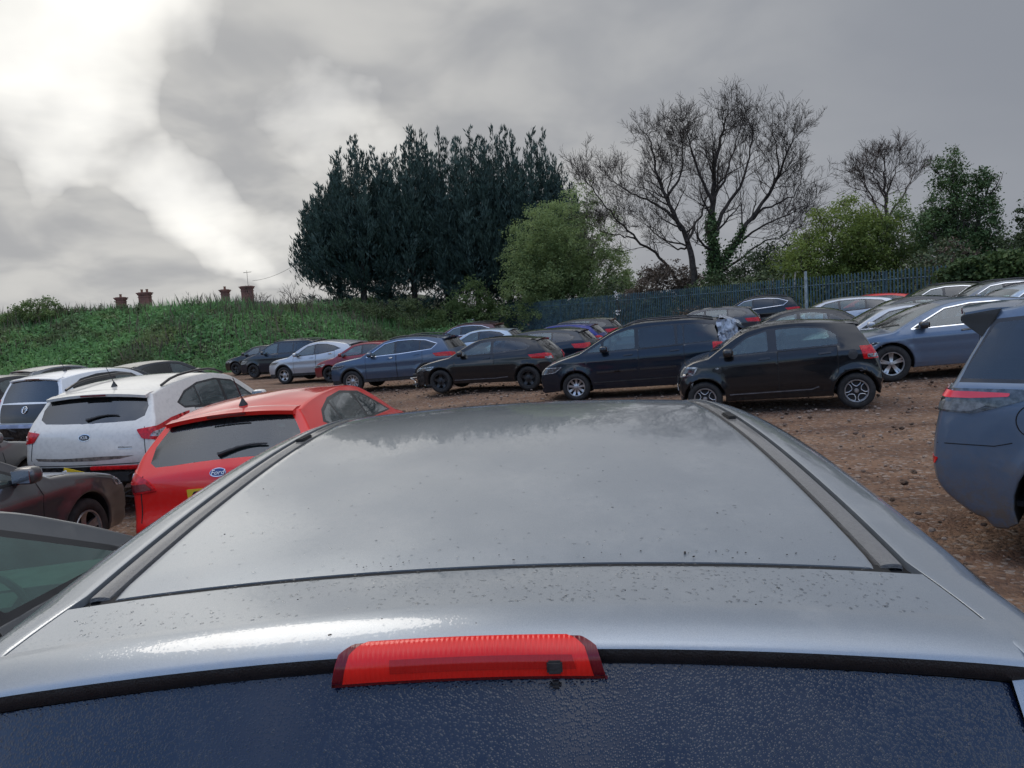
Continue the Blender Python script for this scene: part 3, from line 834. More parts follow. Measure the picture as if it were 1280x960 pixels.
leafy('ivy_tree', 22.0, 38, 'upright dark tree smothered in ivy near the right edge', 'tree',
      [(-.2, 0, 6.0, .85, .8, 2.2), (1.35, 0, 5.0, .85, .8, 2.3), (-1.0, 0, 4.4, .9, .8, 1.2), (1.7, 0, 2.4, 1.1, 1, 2.0), (.3, 0, 3.2, .9, .8, 2)], 30000, 0.14, 'ivy', 26, 0.16, 8, .36, .35, twigs=34, barkmat='bark')
leafy('brown_bush', 20.1, 35.0, 'tall brown twiggy bush in front of the ivy clad tree', 'bush',
      [(0, 0, 1.6, 1.3, .9, 1.9), (1.3, 0, 1.3, 1.1, .8, 1.5)], 10000, 0.12, 'brownbush', 27, 0.05, 6, .4, barkmat='twig', twigs=40)
leafy('dark_tree', 24.6, 36.5, 'dark evergreen tree cut by the right edge of the view', 'tree',
      [(.9, 0, 3.8, 1.2, 1.1, 2.2), (0, 0, 2.2, 1.6, 1.2, 1.8), (-.8, 0, 2.4, .9, .9, 1.6), (1.6, 0, 5.0, .9, .9, 1.6)], 9000, 0.17, 'darkbush', 28, 0.12, 5, .45, .45)
leafy('hedge_bush', 20.5, 31.5, 'light olive shrubs above the dark ivy hedge at the right', 'bush',
      [(0, 0, 1.6, 2.2, 1.2, 1.3), (2.2, -1.5, 1.7, 1.8, 1.1, 1.2), (-2, 1.4, 1.3, 1.7, 1, 1.1)], 8500, 0.15, 'hedge', 29, 0.05, 5, .42)

# -- far tree line beyond the yard so the horizon is closed
leafy('far_wood', 9, 78, 'low hazy line of trees seen between the trunks behind the fence', 'wood',
      [(k * 5.5 - 18 + 30, 2 * math.sin(k), 1.6, 3.6, 2, 2.2 + .6 * math.sin(k * 2.1)) for k in range(8)], 9000, .3, 'darkbush', 30, .1, 4, .7)

# tangled undergrowth all along behind the fence
g = np.random.default_rng(55); P = []
while len(P) < 26000:
    t = g.random(); c = FA0.lerp(FB0, t); o_ = g.uniform(.6, 3.2)
    top = 1.7 + .5 * math.sin(t * 23) + .4 * math.sin(t * 57 + 1)
    x, y = c.x + .88 * o_, c.y + .47 * o_
    P.append((x, y, base_h(x, y) + top * g.random() ** .8 * (1.0 + .15 * o_)))
tag(link('undergrowth', leaf_mesh('undergrowth', np.array(P), .19, .3, .6, 56), M['darkbush']), kind='stuff')

# small blossom saplings by the fence
for k, (x, y, h, lab) in enumerate([(-2.6, 57.5, 1.3, 'little white blossoming sapling at the left end of the fence'), (6.55, 46.0, 2.3, 'little white blossoming sapling poking above the middle of the blue fence')]):
    root = tree('blossom_sapling', (x, y, base_h(x, y)), lab, 'sapling')
    lines = []; rnd = random.Random(k)
    grow(lines, Vector((0, 0, 0)), Vector((.05, 0, 1)), h, .025, 1, rnd, .6, .4, 5)
    link('stem', tubes('stem', lines), M['twig'], root)
    g = np.random.default_rng(k)
    P = np.array([[g.normal() * .09, g.normal() * .09, h * (1.0 if g.random() < .5 else .55) + g.normal() * .13] for _ in range(70)])
    link('blossom', leaf_mesh('blossom', P, .09, .4, .8, k), M['white'], root)

# pale broken stakes
o = tree('broken_trellis', (13.3, 39.0, gz(13.3, 39)), 'pale broken timber stakes leaning behind the blue fence', 'broken fence')
for k, (a, b, l) in enumerate([(-.9, .5, 2.0), (-.55, -.3, 2.25), (-.2, .55, 2.5), (.2, -.35, 2.55), (.5, .35, 2.7), (.85, -.2, 2.6), (1.1, .3, 2.75)]):
    mb = MB(); mb.tube([(a, 0, 0), (a + b * .3, 0, l * .6), (a + b * .75, .05, l)], [.05, .045, .035], 6)
    link('stake', mb.mesh('stake'), simple('weathered_timber', (.36, .33, .28), .9, 0, .3), o)

# ------------------------------------------------------------------ palisade fence
FA, FB = Vector((-1.6, 62.4, 0)), Vector((17.6, 26.0, 0))
fdir = (FB - FA).normalized(); flen = (FB - FA).length; fang = math.atan2(fdir.y, fdir.x)
M['fence'] = simple('blue_green_fence_paint', (0.045, 0.105, 0.135), 0.5, 0.1, 0.25, 3.0)
fence = tag(empty('palisade_fence', FA, 0), 'long blue-green steel palisade fence with pointed pales behind the parked cars', 'fence')
bay = 2.75; nb = int(flen / bay)
for b in range(nb):
    mb = MB(); rl = MB(); pp = MB()
    n = 17
    zb_ = []
    for k in range(n):
        s = b * bay + (k + 0.5) * bay / n
        p = fdir * s; z0 = gz(FA.x + p.x, FA.y + p.y)
        Hh = 2.35
        nrm = Vector((-fdir.y, fdir.x, 0))
        w = 0.036
        # W-section pale with a pointed triple head
        L_ = []
        for (a, dd_) in ((-w, .012), (-w * .35, -.012), (w * .35, -.012), (w, .012)):
            L_.append(p + fdir * a + nrm * dd_)
        V = [q + Vector((0, 0, z0 + .05)) for q in L_] + [q + Vector((0, 0, z0 + Hh - (.10 if i in (0, 3) else .06))) for i, q in enumerate(L_)] + [p + Vector((0, 0, z0 + Hh))]
        back = [v + nrm * .004 for v in V]
        mb.add(V, [(0, 1, 5, 4), (1, 2, 6, 5), (2, 3, 7, 6), (4, 5, 8), (5, 6, 8), (6, 7, 8)])
        mb.add(back, [(4, 5, 1, 0), (5, 6, 2, 1), (6, 7, 3, 2), (8, 5, 4), (8, 6, 5), (8, 7, 6)])
    link('pale_panel', mb.mesh('pale_panel', False, recalc=False), M['fence'], fence)
    p0, p1 = fdir * (b * bay), fdir * ((b + 1) * bay)
    z0, z1 = gz(FA.x + p0.x, FA.y + p0.y), gz(FA.x + p1.x, FA.y + p1.y)
    nrm = Vector((-fdir.y, fdir.x, 0)) * .03
    for hh in (.45, 1.95):
        rl = MB(); rl.tube([p0 + nrm + Vector((0, 0, z0 + hh)), p1 + nrm + Vector((0, 0, z1 + hh))], .028, 4)
        link('rail', rl.mesh('rail'), M['fence'], fence)
    pp.box(p0 + nrm * 2.6 + Vector((0, 0, z0 + 1.15)), (.1, .06, 2.3), Matrix.Rotation(fang, 3, 'Z'))
    link('post', pp.mesh('post'), M['fence'], fence)

# ivy hedge over the right end of the fence
g = np.random.default_rng(77); P = []
hd = Vector((23.5, 17.5, 0)); hs = FA + fdir * (flen * .93)
while len(P) < 17000:
    t = g.random(); c = hs.lerp(hd, t); u = g.random()
    top = 2.45 + .10 * math.sin(t * 17) + .07 * math.sin(t * 41) - .5 * max(0, .12 - t) / .12
    th = g.uniform(0, math.pi); w = .55
    zz = top * g.random() ** .6 if u < .6 else top + g.normal() * .06
    P.append((c.x + g.normal() * .12 - w * (1 if u < .6 else g.uniform(-1, 1)) * .8, c.y + g.normal() * .12 - w * (1 if u < .6 else g.uniform(-1, 1)) * .5, gz(c.x, c.y) + zz))
hedge = tag(empty('ivy_hedge', (hs.x, hs.y, gz(hs.x, hs.y))), 'dense dark ivy hedge swallowing the right end of the blue fence', 'hedge')
link('foliage', leaf_mesh('foliage', np.array(P) - np.array([hs.x, hs.y, gz(hs.x, hs.y)]), .17, .2, .7, 78), M['hedge'], hedge)
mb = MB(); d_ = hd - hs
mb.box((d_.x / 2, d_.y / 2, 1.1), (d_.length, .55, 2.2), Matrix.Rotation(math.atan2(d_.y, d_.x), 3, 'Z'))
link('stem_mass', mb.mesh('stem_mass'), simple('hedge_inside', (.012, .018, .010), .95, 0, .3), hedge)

# thin steel pole among the cars
pole = tag(empty('steel_pole', (9.3, 24.0, gz(9.3, 24))), 'thin plain grey steel pole standing up among the parked cars', 'pole')
mb = MB(); mb.tube([(0, 0, -.2), (0, 0, 2.45)], .045, 10)
link('shaft', mb.mesh('shaft'), simple('galvanised_steel', (.33, .38, .40), .45, .6, .2), pole)
mb = MB(); mb.lathe([(.0, 2.462), (.05, 2.46), (.05, 2.45), (.0, 2.449)], 10)
link('cap', mb.mesh('cap'), M['plastic'], pole)

# ------------------------------------------------------------------ houses behind the bank (only ridge and stacks show)
def brick_mat():
    m, t, out = mat_base('red_brick')
    oc = t.new('ShaderNodeTexCoord').outputs['Object']
    br = t.new('ShaderNodeTexBrick'); t.l.new(oc, br.inputs[0]); br.inputs['Scale'].default_value = 4.5
    br.inputs['Color1'].default_value = (.25, .105, .07, 1); br.inputs['Color2'].default_value = (.17, .075, .055, 1); br.inputs['Mortar'].default_value = (.26, .22, .19, 1)
    c = t.mix(t.rng(t.noise(oc, 1.3, 4.0), .35, .7, 0, .5), br.outputs[0], (.09, .06, .055))
    principled(t, out, c, .9)
    return m
M['brick'] = brick_mat()
M['slate'] = simple('roof_slates', (.085, .075, .075), .8, 0, .3, 2.0, .4, 9.0)
M['pot'] = simple('clay_pots', (.28, .13, .08), .9, 0, .3)
def house(cx, label, stacks, ridge_z, w, group):
    root = tag(empty('brick_house', (cx, 112, 0)), label, 'house', group)
    mb = MB(); mb.box((0, 0, 2.6), (w, 9, 5.2)); link('wall', mb.mesh('wall'), M['brick'], root)
    for k in (-1, 0, 1):
        mb = MB(); mb.box((k * w * .3, -4.53, 3.9), (1.1, .1, 1.3)); f = link('window', mb.mesh('window'), M['plastic'], root)
    mb = MB(); h = w / 2 + .3
    mb.add([(-h, -4.9, 5.0), (h, -4.9, 5.0), (h, 0, ridge_z), (-h, 0, ridge_z), (-h, 4.9, 5.0), (h, 4.9, 5.0)], [(0, 1, 2, 3), (3, 2, 5, 4), (0, 3, 4), (1, 5, 2), (0, 4, 5, 1)])
    rf = link('roof', mb.mesh('roof', False), M['slate'], root)
    for (sx, wd, top, npot, aerial) in stacks:
        mb = MB(); x = sx - cx
        mb.box((x, 0, top / 2 + 2.2), (wd, .95, top - 4.4)); mb.box((x, 0, top - .32), (wd + .22, 1.15, .2)); mb.box((x, 0, top - .14), (wd + .42, 1.35, .16)); mb.box((x, 0, top - .70), (wd + .14, 1.05, .10))
        ch = link('chimney', mb.mesh('chimney', False), M['brick'], root)
        for k in range(npot):
            pm = MB(); px_ = x + (k - (npot - 1) / 2) * wd / max(1, npot) 
            pm.lathe([(.0, top - .1), (.17, top - .1), (.15, top + .32), (.19, top + .34), (.19, top + .42), (.12, top + .42), (.12, top + .2)], 12, c=(px_, 0, 0))
            link('chimney_pot', pm.mesh('chimney_pot'), M['pot'], root).parent = ch
        if aerial:
            am = MB(); am.tube([(x + .2, 0, top - .4), (x + .2, 0, top + 2.2)], .03, 5); am.tube([(x - .3, 0, top + 1.9), (x + .8, .2, top + 2.0)], .025, 5)
            for q in (-.2, 0, .2, .4, .6): am.tube([(x + q, -.35, top + 1.93), (x + q, .35, top + 1.95)], .018, 4)
            link('television_aerial', am.mesh('television_aerial'), M['rim_back'], ch)
house(-53.5, 'brick house behind the bank, its left pair of red chimneys showing above the grass', [(-55.7, 1.1, 8.0, 1, False), (-52.2, 1.5, 8.5, 2, False)], 6.4, 9, 'houses behind the bank')
house(-39.0, 'brick house behind the bank, its right pair of chimneys showing, one with an aerial', [(-40.6, .95, 8.2, 1, False), (-37.4, 1.5, 8.5, 0, True)], 6.2, 8.5, 'houses behind the bank')
wire = MB(); a = Vector((-36.5, 112, 9.2)); b = Vector((-12.0, 66, 11.5))
wire.tube([a.lerp(b, k / 12) + Vector((0, 0, -1.3 * (1 - (2 * k / 12 - 1) ** 2))) for k in range(13)], .02, 4)
tag(link('overhead_wire', wire.mesh('overhead_wire'), M['rim_back']), 'thin overhead wire running from the aerial chimney into the conifers', 'wire')
# ================================================================== CAR BUILDER
def catmull(pts, step):
    """smooth curve through (s,z,tag) points; tags starting with '!' are sharp corners"""
    P = [np.array(p[:2], float) for p in pts]; tags = [p[2] if len(p) > 2 else None for p in pts]
    n = len(P); out = []; tg = {}
    sharp = [bool(t and t.startswith('!')) for t in tags]
    for i in range(n - 1):
        p1, p2 = P[i], P[i + 1]
        p0 = P[i - 1] if i > 0 and not sharp[i] else 2 * p1 - p2
        p3 = P[i + 2] if i + 2 < n and not sharp[i + 1] else 2 * p2 - p1
        if tags[i]: tg[tags[i].strip('!')] = len(out)
        t0 = 0; t1 = t0 + max(1e-6, np.linalg.norm(p1 - p0)) ** .5; t2 = t1 + max(1e-6, np.linalg.norm(p2 - p1)) ** .5; t3 = t2 + max(1e-6, np.linalg.norm(p3 - p2)) ** .5
        k = max(1, int(round(np.linalg.norm(p2 - p1) / step)))
        for q in range(k):
            t = t1 + (t2 - t1) * q / k
            a1 = (t1 - t) / (t1 - t0) * p0 + (t - t0) / (t1 - t0) * p1
            a2 = (t2 - t) / (t2 - t1) * p1 + (t - t1) / (t2 - t1) * p2
            a3 = (t3 - t) / (t3 - t2) * p2 + (t - t2) / (t3 - t2) * p3
            b1 = (t2 - t) / (t2 - t0) * a1 + (t - t0) / (t2 - t0) * a2
            b2 = (t3 - t) / (t3 - t1) * a2 + (t - t1) / (t3 - t1) * a3
            out.append((t2 - t) / (t2 - t1) * b1 + (t - t1) / (t2 - t1) * b2)
    if tags[-1]: tg[tags[-1].strip('!')] = len(out)
    out.append(P[-1])
    return out, tg

def in_poly(p, poly):
    x, y = p; c = False; n = len(poly); j = n - 1
    for i in range(n):
        xi, yi = poly[i]; xj, yj = poly[j]
        if (yi > y) != (yj > y) and x < (xj - xi) * (y - yi) / (yj - yi) + xi: c = not c
        j = i
    return c

def inset_poly(poly, d):
    """move a simple polygon's edges inwards by d"""
    n = len(poly); P = [np.array(p, float) for p in poly]
    area = sum(P[i][0] * P[(i + 1) % n][1] - P[(i + 1) % n][0] * P[i][1] for i in range(n))
    sg = 1 if area > 0 else -1
    out = []
    for i in range(n):
        a = P[i] - P[i - 1]; b = P[(i + 1) % n] - P[i]
        na = np.array([-a[1], a[0]]) * sg / (np.linalg.norm(a) + 1e-9); nb = np.array([-b[1], b[0]]) * sg / (np.linalg.norm(b) + 1e-9)
        m = na + nb; l = np.linalg.norm(m)
        m = na if l < 1e-6 else m / l
        out.append(tuple(P[i] + m * d / max(.45, float(m @ na))))
    return out

def clip_poly(poly, a, b, keep):
    """keep the part of the polygon on one side of the line a-b"""
    def sd(p): return ((b[0] - a[0]) * (p[1] - a[1]) - (b[1] - a[1]) * (p[0] - a[0])) * keep
    out = []; n = len(poly)
    for i in range(n):
        p, q = poly[i], poly[(i + 1) % n]; dp, dq = sd(p), sd(q)
        if dp >= 0: out.append(p)
        if dp * dq < 0:
            t = dp / (dp - dq); out.append((p[0] + (q[0] - p[0]) * t, p[1] + (q[1] - p[1]) * t))
    return out

def round_poly(poly, r, k=3):
    out = []; n = len(poly)
    for i in range(n):
        p0, p1, p2 = (np.array(poly[j % n], float) for j in (i - 1, i, i + 1))
        a = p0 - p1; b = p2 - p1; la, lb = np.linalg.norm(a), np.linalg.norm(b)
        if la < 1e-6 or lb < 1e-6: continue
        ra = min(r, la * .45, lb * .45)
        q0 = p1 + a / la * ra; q2 = p1 + b / lb * ra
        for j in range(k + 1):
            t = j / k; out.append(tuple(q0 * (1 - t) ** 2 + p1 * 2 * t * (1 - t) + q2 * t * t))
    return out

def triangulate(boundary, cons, grid):
    """constrained triangulation: returns verts, tris inside the boundary"""
    pts = [tuple(p) for p in boundary]; edges = [(i, (i + 1) % len(pts)) for i in range(len(pts))]
    for poly in cons:
        o = len(pts); pts += [tuple(p) for p in poly]; edges += [(o + i, o + (i + 1) % len(poly)) for i in range(len(poly))]
    B = np.array(pts, float)
    for g in grid:
        if np.min((B[:, 0] - g[0]) ** 2 + (B[:, 1] - g[1]) ** 2) > 4e-4 and in_poly(g, boundary): pts.append(tuple(g))
    v, e, f, *_ = delaunay_2d_cdt([Vector(p) for p in pts], edges, [], 0, 1e-5)
    v = [(p[0], p[1]) for p in v]
    tris = [t for t in f if in_poly(((v[t[0]][0] + v[t[1]][0] + v[t[2]][0]) / 3, (v[t[0]][1] + v[t[1]][1] + v[t[2]][1]) / 3), boundary)]
    return v, tris

def densify(poly, step=.06):
    out = []; n = len(poly)
    for i in range(n):
        a, b = np.array(poly[i]), np.array(poly[(i + 1) % n]); k = max(1, int(np.linalg.norm(b - a) / step))
        out += [tuple(a + (b - a) * j / k) for j in range(k)]
    return out

class Part:
    def __init__(self): self.v = []; self.ix = {}; self.f = []
    def tri(self, pts, out=None):
        ids = []
        for p in pts:
            k = (round(p[0], 4), round(p[1], 4), round(p[2], 4))
            if k not in self.ix: self.ix[k] = len(self.v); self.v.append(k)
            ids.append(self.ix[k])
        if len(set(ids)) < 3: return
        if out is not None:
            a, b, c = (np.array(self.v[i]) for i in ids[:3])
            if np.cross(b - a, c - a) @ np.array(out) < 0: ids = ids[::-1]
        self.f.append(tuple(ids))

def build_car(sp):
    """spec -> list of (part name, parent index or None, mesh, material key)"""
    L, Wd, H = sp['L'], sp['W'], sp['H']
    wf, wr, RR = sp['wf'], sp['wr'], sp['R']
    sill = sp.get('sill', .24); Ra = RR + sp.get('gap', .055); step = sp.get('step', .06)
    X = lambda s: L / 2 - s
    up, tg = catmull(sp['up'], step)
    nU = len(up)
    # lower outline with arches
    low = []
    def arch(c):
        h = RR - sill; a0 = math.asin(max(-.95, min(.95, -h / Ra))) if True else 0
        n = 16; r = []
        for i in range(n + 1):
            a = a0 + (math.pi - 2 * a0) * i / n
            r.append((c + Ra * math.cos(a), RR + Ra * math.sin(a)))
        return r                                                  # from rear (+s) to front
    def line(a, b, k):
        return [(a[0] + (b[0] - a[0]) * i / k, a[1] + (b[1] - a[1]) * i / k) for i in range(1, k)]
    ar, af = arch(wr), arch(wf)
    e0 = tuple(up[-1]); s0 = tuple(up[0])
    low += line(e0, ar[0], max(2, int((e0[0] - ar[0][0]) / .08))) + ar
    low += line(ar[-1], af[0], max(3, int((ar[-1][0] - af[0][0]) / .10))) + af
    low += line(af[-1], s0, max(2, int((af[-1][0] - s0[0]) / .08)))
    O = [np.array(p, float) for p in up] + [np.array(p, float) for p in low]
    n = len(O)
    # belt line and daylight opening
    bot, top = sp['dlo']
    bs = [p[0] for p in bot]; bz = [p[1] for p in bot]
    belt = lambda s: float(np.interp(s, bs, bz))
    zroof = H - .07; yr = sp['yr']
    cz = [.15, .30, .48, .70, .82, 1.0]
    def Yf(s, z):
        zb = belt(s)
        if z <= zb:
            zz = [.15, .32, .50, .63, max(.70, zb - .16), zb - .05, zb]
            y = Wd + float(np.interp(z, zz, [-.085, -.035, -.008, 0, -.014, -.045, -.072]))
        else:
            t = (z - zb) / max(.1, zroof - zb)
            y = Wd - .075 - (Wd - .075 - yr) * (.82 * t + .18 * t * t)
        f = min(1, max(0, (wf + .15 - s) / (wf + .15))); y -= sp.get('tf', .10) * f * f
        g_ = min(1, max(0, (s - (L - 1.25)) / 1.25)); y -= (sp.get('tr', .08) + (.05 * min(1, max(0, (z - zb) / .3)))) * g_ * g_
        for c in (wf, wr):
            d = math.hypot(s - c, z - RR) - Ra
            if d < .22: y += sp.get('flare', .016) * math.exp(-(max(0, d) / .07) ** 2)
        for (z0_, amp, wdt) in sp.get('crease', [(.78, .010, .05)]):
            y += amp * math.exp(-((z - z0_ - .03 * (s / L)) / wdt) ** 2) * min(1, max(0, (s - .5) / .6))
        return y
    # rounding per outline sample
    sect = {'front': (.15, .24, .07), 'hood': (.085, .07, .025), 'screen': (.055, .03, .035), 'roof': (.05, .06, .03), 'rglass': (.06, .035, .04), 'tail': (.11, .13, .055)}
    sect.update(sp.get('sect', {}))
    def section(i):
        if i < tg['h0']: return 'front'
        if i < tg['ws0']: return 'hood'
        if i < tg['ws1']: return 'screen'
        if i < tg['rg1']: return 'roof'
        if i < tg['rg0']: return 'rglass'
        return 'tail'
    par = np.array([sect[section(i)] for i in range(nU)] + [(.02, .02, 0.0)] * (n - nU))
    for i in (0, 1, nU - 1, nU - 2): par[i] = (par[i] + np.array([.03, .06, 0])) / 2
    ps = par.copy()
    for i in range(n):
        js = [(i + k) % n for k in range(-3, 4)]
        if i < nU and all(j < nU for j in js): ps[i] = par[js].mean(0)
    ctr = np.array([L / 2, .6])
    N = []
    for i in range(n):
        t = O[(i + 1) % n] - O[i - 1]; nn = np.array([-t[1], t[0]]); nn /= np.linalg.norm(nn) + 1e-9
        N.append(nn)
    # outline runs front -> over the roof -> rear -> back below: inward normal is the right-hand side
    area = sum(O[i][0] * O[(i + 1) % n][1] - O[(i + 1) % n][0] * O[i][1] for i in range(n))
    if area < 0: N = [-q for q in N]
    I = [O[i] + N[i] * ps[i][0] for i in range(n)]
    Yi = [Yf(*I[i]) for i in range(n)]
    E = [O[i] + N[i] * ps[i][2] for i in range(n)]            # outer end of the corner rounding
    Ye = [Yi[i] - ps[i][1] for i in range(n)]
    parts = {}
    def P(name): return parts.setdefault(name, Part())
    # ---------- side surface
    dlo = list(bot) + list(reversed(top))
    pane_area = inset_poly(dlo, sp.get('frame', .028))
    panes = [pane_area]
    pil = sp['pillars']
    for (s0_, s1_, w) in pil:
        last = panes.pop()
        a, b = (s0_, .2), (s1_, 1.9)
        fr = clip_poly(last, (a[0] - w / 2, a[1]), (b[0] - w / 2, b[1]), 1); bk = clip_poly(last, (a[0] + w / 2, a[1]), (b[0] + w / 2, b[1]), -1)
        panes += [fr, bk]
    panes = [round_poly(p, .03) for p in panes if len(p) > 2]
    regions = []
    zlo = sill + .10
    for k, (d0, d1) in enumerate(sp.get('doors', [])):
        poly = []
        for i in range(9): s = d0 + (d1 - d0) * i / 8; poly.append((s, belt(s) - .004))
        q = []
        for z in np.linspace(belt(d1) - .05, zlo, 8):
            s = d1
            dx = Ra + .05
            if abs(z - RR) < dx: s = min(s, wr - math.sqrt(dx * dx - (z - RR) ** 2))
            if s < d1 - 1e-3 or True: q.append((s, z))
        poly += q
        for i in range(7, -1, -1): s = d0 + (q[-1][0] - d0) * i / 7; poly.append((s, zlo))
        poly += [(d0, z) for z in np.linspace(zlo + .08, belt(d0) - .05, 6)]
        regions.append(('door%d' % k, poly))
    if sp.get('clad'):
        regions.append(('cladding', densify([(Wd * 0 + .0, .1), (L, .1), (L, sill + .11), (0, sill + .11)], .1)))
        for c in (wf, wr):
            regions.append(('cladding', [(c + (Ra + .055) * math.cos(a), RR + (Ra + .055) * math.sin(a)) for a in np.linspace(0, 2 * math.pi, 40, endpoint=False)]))
    regions.append(('window_trim', densify(dlo, .08)))
    for k, p in enumerate(panes): regions.append(('pane%d' % k, densify(p, .08)))
    for (nm, poly) in sp.get('side_regions', []): regions.append((nm, densify(poly, .06)))
    grid = [(s + (.5 * step if j % 2 else 0), z) for j, z in enumerate(np.arange(.12, H, step)) for s in np.arange(0, L, step)]
    v2, tris = triangulate([tuple(p) for p in I], [r[1] for r in regions], grid)
    # push the daylight opening in a little so the glass sits inside its frame
    yv = [Yf(*p) for p in v2]
    for t in tris:
        c = (sum(v2[i][0] for i in t) / 3, sum(v2[i][1] for i in t) / 3)
        reg = 'body'
        for nm, poly in regions:
            if in_poly(c, poly): reg = nm
        for sg in (1, -1):
            key = reg if reg in ('body', 'cladding') else reg + ('L' if sg > 0 else 'R')
            P(key).tri([(X(v2[i][0]), sg * yv[i], v2[i][1]) for i in t], (0, sg, .2))
    # ---------- rounded corner strip
    K = 4
    for i in range(n):
        j = (i + 1) % n
        lowp = i >= nU - 1
        def pt(q, k):
            th = k / K * math.pi / 2
            p = I[q] + (E[q] - I[q]) * math.sin(th)
            return (X(p[0]), Yi[q] - ps[q][1] * (1 - math.cos(th)), p[1])
        for k in range(K):
            a, b, c, d = pt(i, k), pt(i, k + 1), pt(j, k + 1), pt(j, k)
            mid = (I[i] + I[j]) / 2
            onrm = -(N[i] + N[j]) / 2
            zmid = (a[2] + c[2]) / 2; smid = mid[0]
            nm = 'body'
            if sp.get('clad') and (lowp or zmid < sill + .10): nm = 'cladding'
            for sg in (1, -1):
                f = [(q[0], q[1] * sg, q[2]) for q in (a, b, c, d)]
                out = (-onrm[0], sg * .8, onrm[1])
                P(nm).tri(f[:3], out); P(nm).tri([f[0], f[2], f[3]], out)
    # ---------- top wrap
    Uc = [0.0]
    for i in range(1, nU): Uc.append(Uc[-1] + float(np.linalg.norm(O[i] - O[i - 1])))
    Q = .75
    qs = [0, .14, .28, .42, .56, .70, .82, .91, 1.0]
    bnd = [(Uc[i], 0.0) for i in range(nU)] + [(Uc[-1], q * Q) for q in qs[1:-1]] + [(Uc[i], Q) for i in range(nU - 1, -1, -1)] + [(Uc[0], q * Q) for q in reversed(qs[1:-1])]
    wreg = []
    ul = lambda a, b, t: Uc[tg[a]] + (Uc[tg[b]] - Uc[tg[a]]) * t
    a, b = Uc[tg['ws0']] + .01, Uc[tg['ws1']] - .01
    wreg.append(('windscreen', [(a, -.1), (b, -.1), (b, .90 * Q), (b - .03, .945 * Q), (a + .05, .955 * Q), (a, .92 * Q)]))
    a, b = Uc[tg['rg1']] + .03, Uc[tg['rg0']] - .02
    rw = sp.get('rear_glass', [(0, .80), (.06, .86), (.55, .90), (.92, .90), (1, .82)])
    wreg.append(('rear_window', [(a, -.1)] + [(a + (b - a) * t, q * Q) for t, q in rw] + [(b, -.1)]))
    if sp.get('bumper_z'):
        i0 = next(i for i in range(nU) if O[i][1] > sp['bumper_z']); i1 = max(i for i in range(nU) if O[i][1] > sp['bumper_z'])
        wreg.append(('lower_bumper', [(-.1, -.1), (Uc[i0], -.1), (Uc[i0], Q * 1.1), (-.1, Q * 1.1)]))
        wreg.append(('lower_bumper', [(Uc[i1], -.1), (Uc[-1] + .1, -.1), (Uc[-1] + .1, Q * 1.1), (Uc[i1], Q * 1.1)]))
    if sp.get('glass_roof'):
        wreg.append(('glass_roof', [(Uc[tg['ws1']] + .05, -.1), (Uc[tg['rg1']] - .2, -.1), (Uc[tg['rg1']] - .2, .84 * Q), (Uc[tg['ws1']] + .05, .84 * Q)]))
    grid = [(Uc[i], q * Q) for i in range(1, nU - 1) for q in qs[1:-1]]
    v2, tris = triangulate(bnd, [densify(r[1], .09) for r in wreg], grid)
    Oa = np.array(O[:nU]); Na = np.array(N[:nU]); cr = ps[:nU, 2]; Ya = np.array(Ye[:nU])
    def wp(u, q):
        q = min(1, max(0, q / Q))
        ox, oz = np.interp(u, Uc, Oa[:, 0]), np.interp(u, Uc, Oa[:, 1]); nx_, nz_ = np.interp(u, Uc, Na[:, 0]), np.interp(u, Uc, Na[:, 1])
        c = np.interp(u, Uc, cr) * q * q
        return (X(ox + nx_ * c), float(np.interp(u, Uc, Ya)) * q, oz + nz_ * c), (nx_, nz_)
    W3 = [wp(*p) for p in v2]
    for t in tris:
        c = (sum(v2[i][0] for i in t) / 3, sum(v2[i][1] for i in t) / 3)
        reg = 'body'
        for nm, poly in wreg:
            if in_poly(c, poly): reg = nm
        nn = W3[t[0]][1]
        for sg in (1, -1):
            P(reg).tri([(W3[i][0][0], W3[i][0][1] * sg, W3[i][0][2]) for i in t], (nn[0], 0, -nn[1]))
    # ---------- underside with the wheel tunnels
    for i in range(nU - 1, n):
        j = (i + 1) % n
        a = (X(E[i][0]), Ye[i], E[i][1]); d = (X(E[j][0]), Ye[j], E[j][1])
        for y0, y1 in ((0, .5), (.5, 1)):
            for sg in (1, -1):
                f = [(a[0], a[1] * y0 * sg, a[2]), (a[0], a[1] * y1 * sg, a[2]), (d[0], d[1] * y1 * sg, d[2]), (d[0], d[1] * y0 * sg, d[2])]
                P('underbody').tri(f[:3]); P('underbody').tri([f[0], f[2], f[3]])
    allv = []; allf = []
    for p in parts.values():
        o = len(allv); allv += p.v; allf += [tuple(i + o for i in f) for f in p.f]
    bvh = BVHTree.FromPolygons(allv, allf)

    # ================= assemble
    out = []
    def add(name, mesh, mat, parent=None):
        out.append((name, parent, mesh, mat)); return len(out) - 1
    def pm(key, nm, ang=32):
        p = parts.get(key)
        return mesh_from(nm, p.v, p.f, True, ang) if p and p.f else None
    body = add('body', pm('body', 'body'), 'paint')
    add('underbody', pm('underbody', 'underbody'), 'under')
    for key, nm, mt in (('cladding', 'cladding', 'plastic'), ('lower_bumper', 'lower_bumper', 'plastic'), ('windscreen', 'windscreen', 'glass'), ('rear_window', 'rear_window', sp.get('rear_mat', 'privacy')), ('glass_roof', 'glass_roof', 'trim')):
        m_ = pm(key, nm)
        if m_: add(nm, m_, mt)
    for (nm, poly) in sp.get('side_regions', []):
        for s_ in 'LR':
            m_ = pm(nm + s_, nm)
            if m_: add(nm, m_, sp['side_mat'][nm])
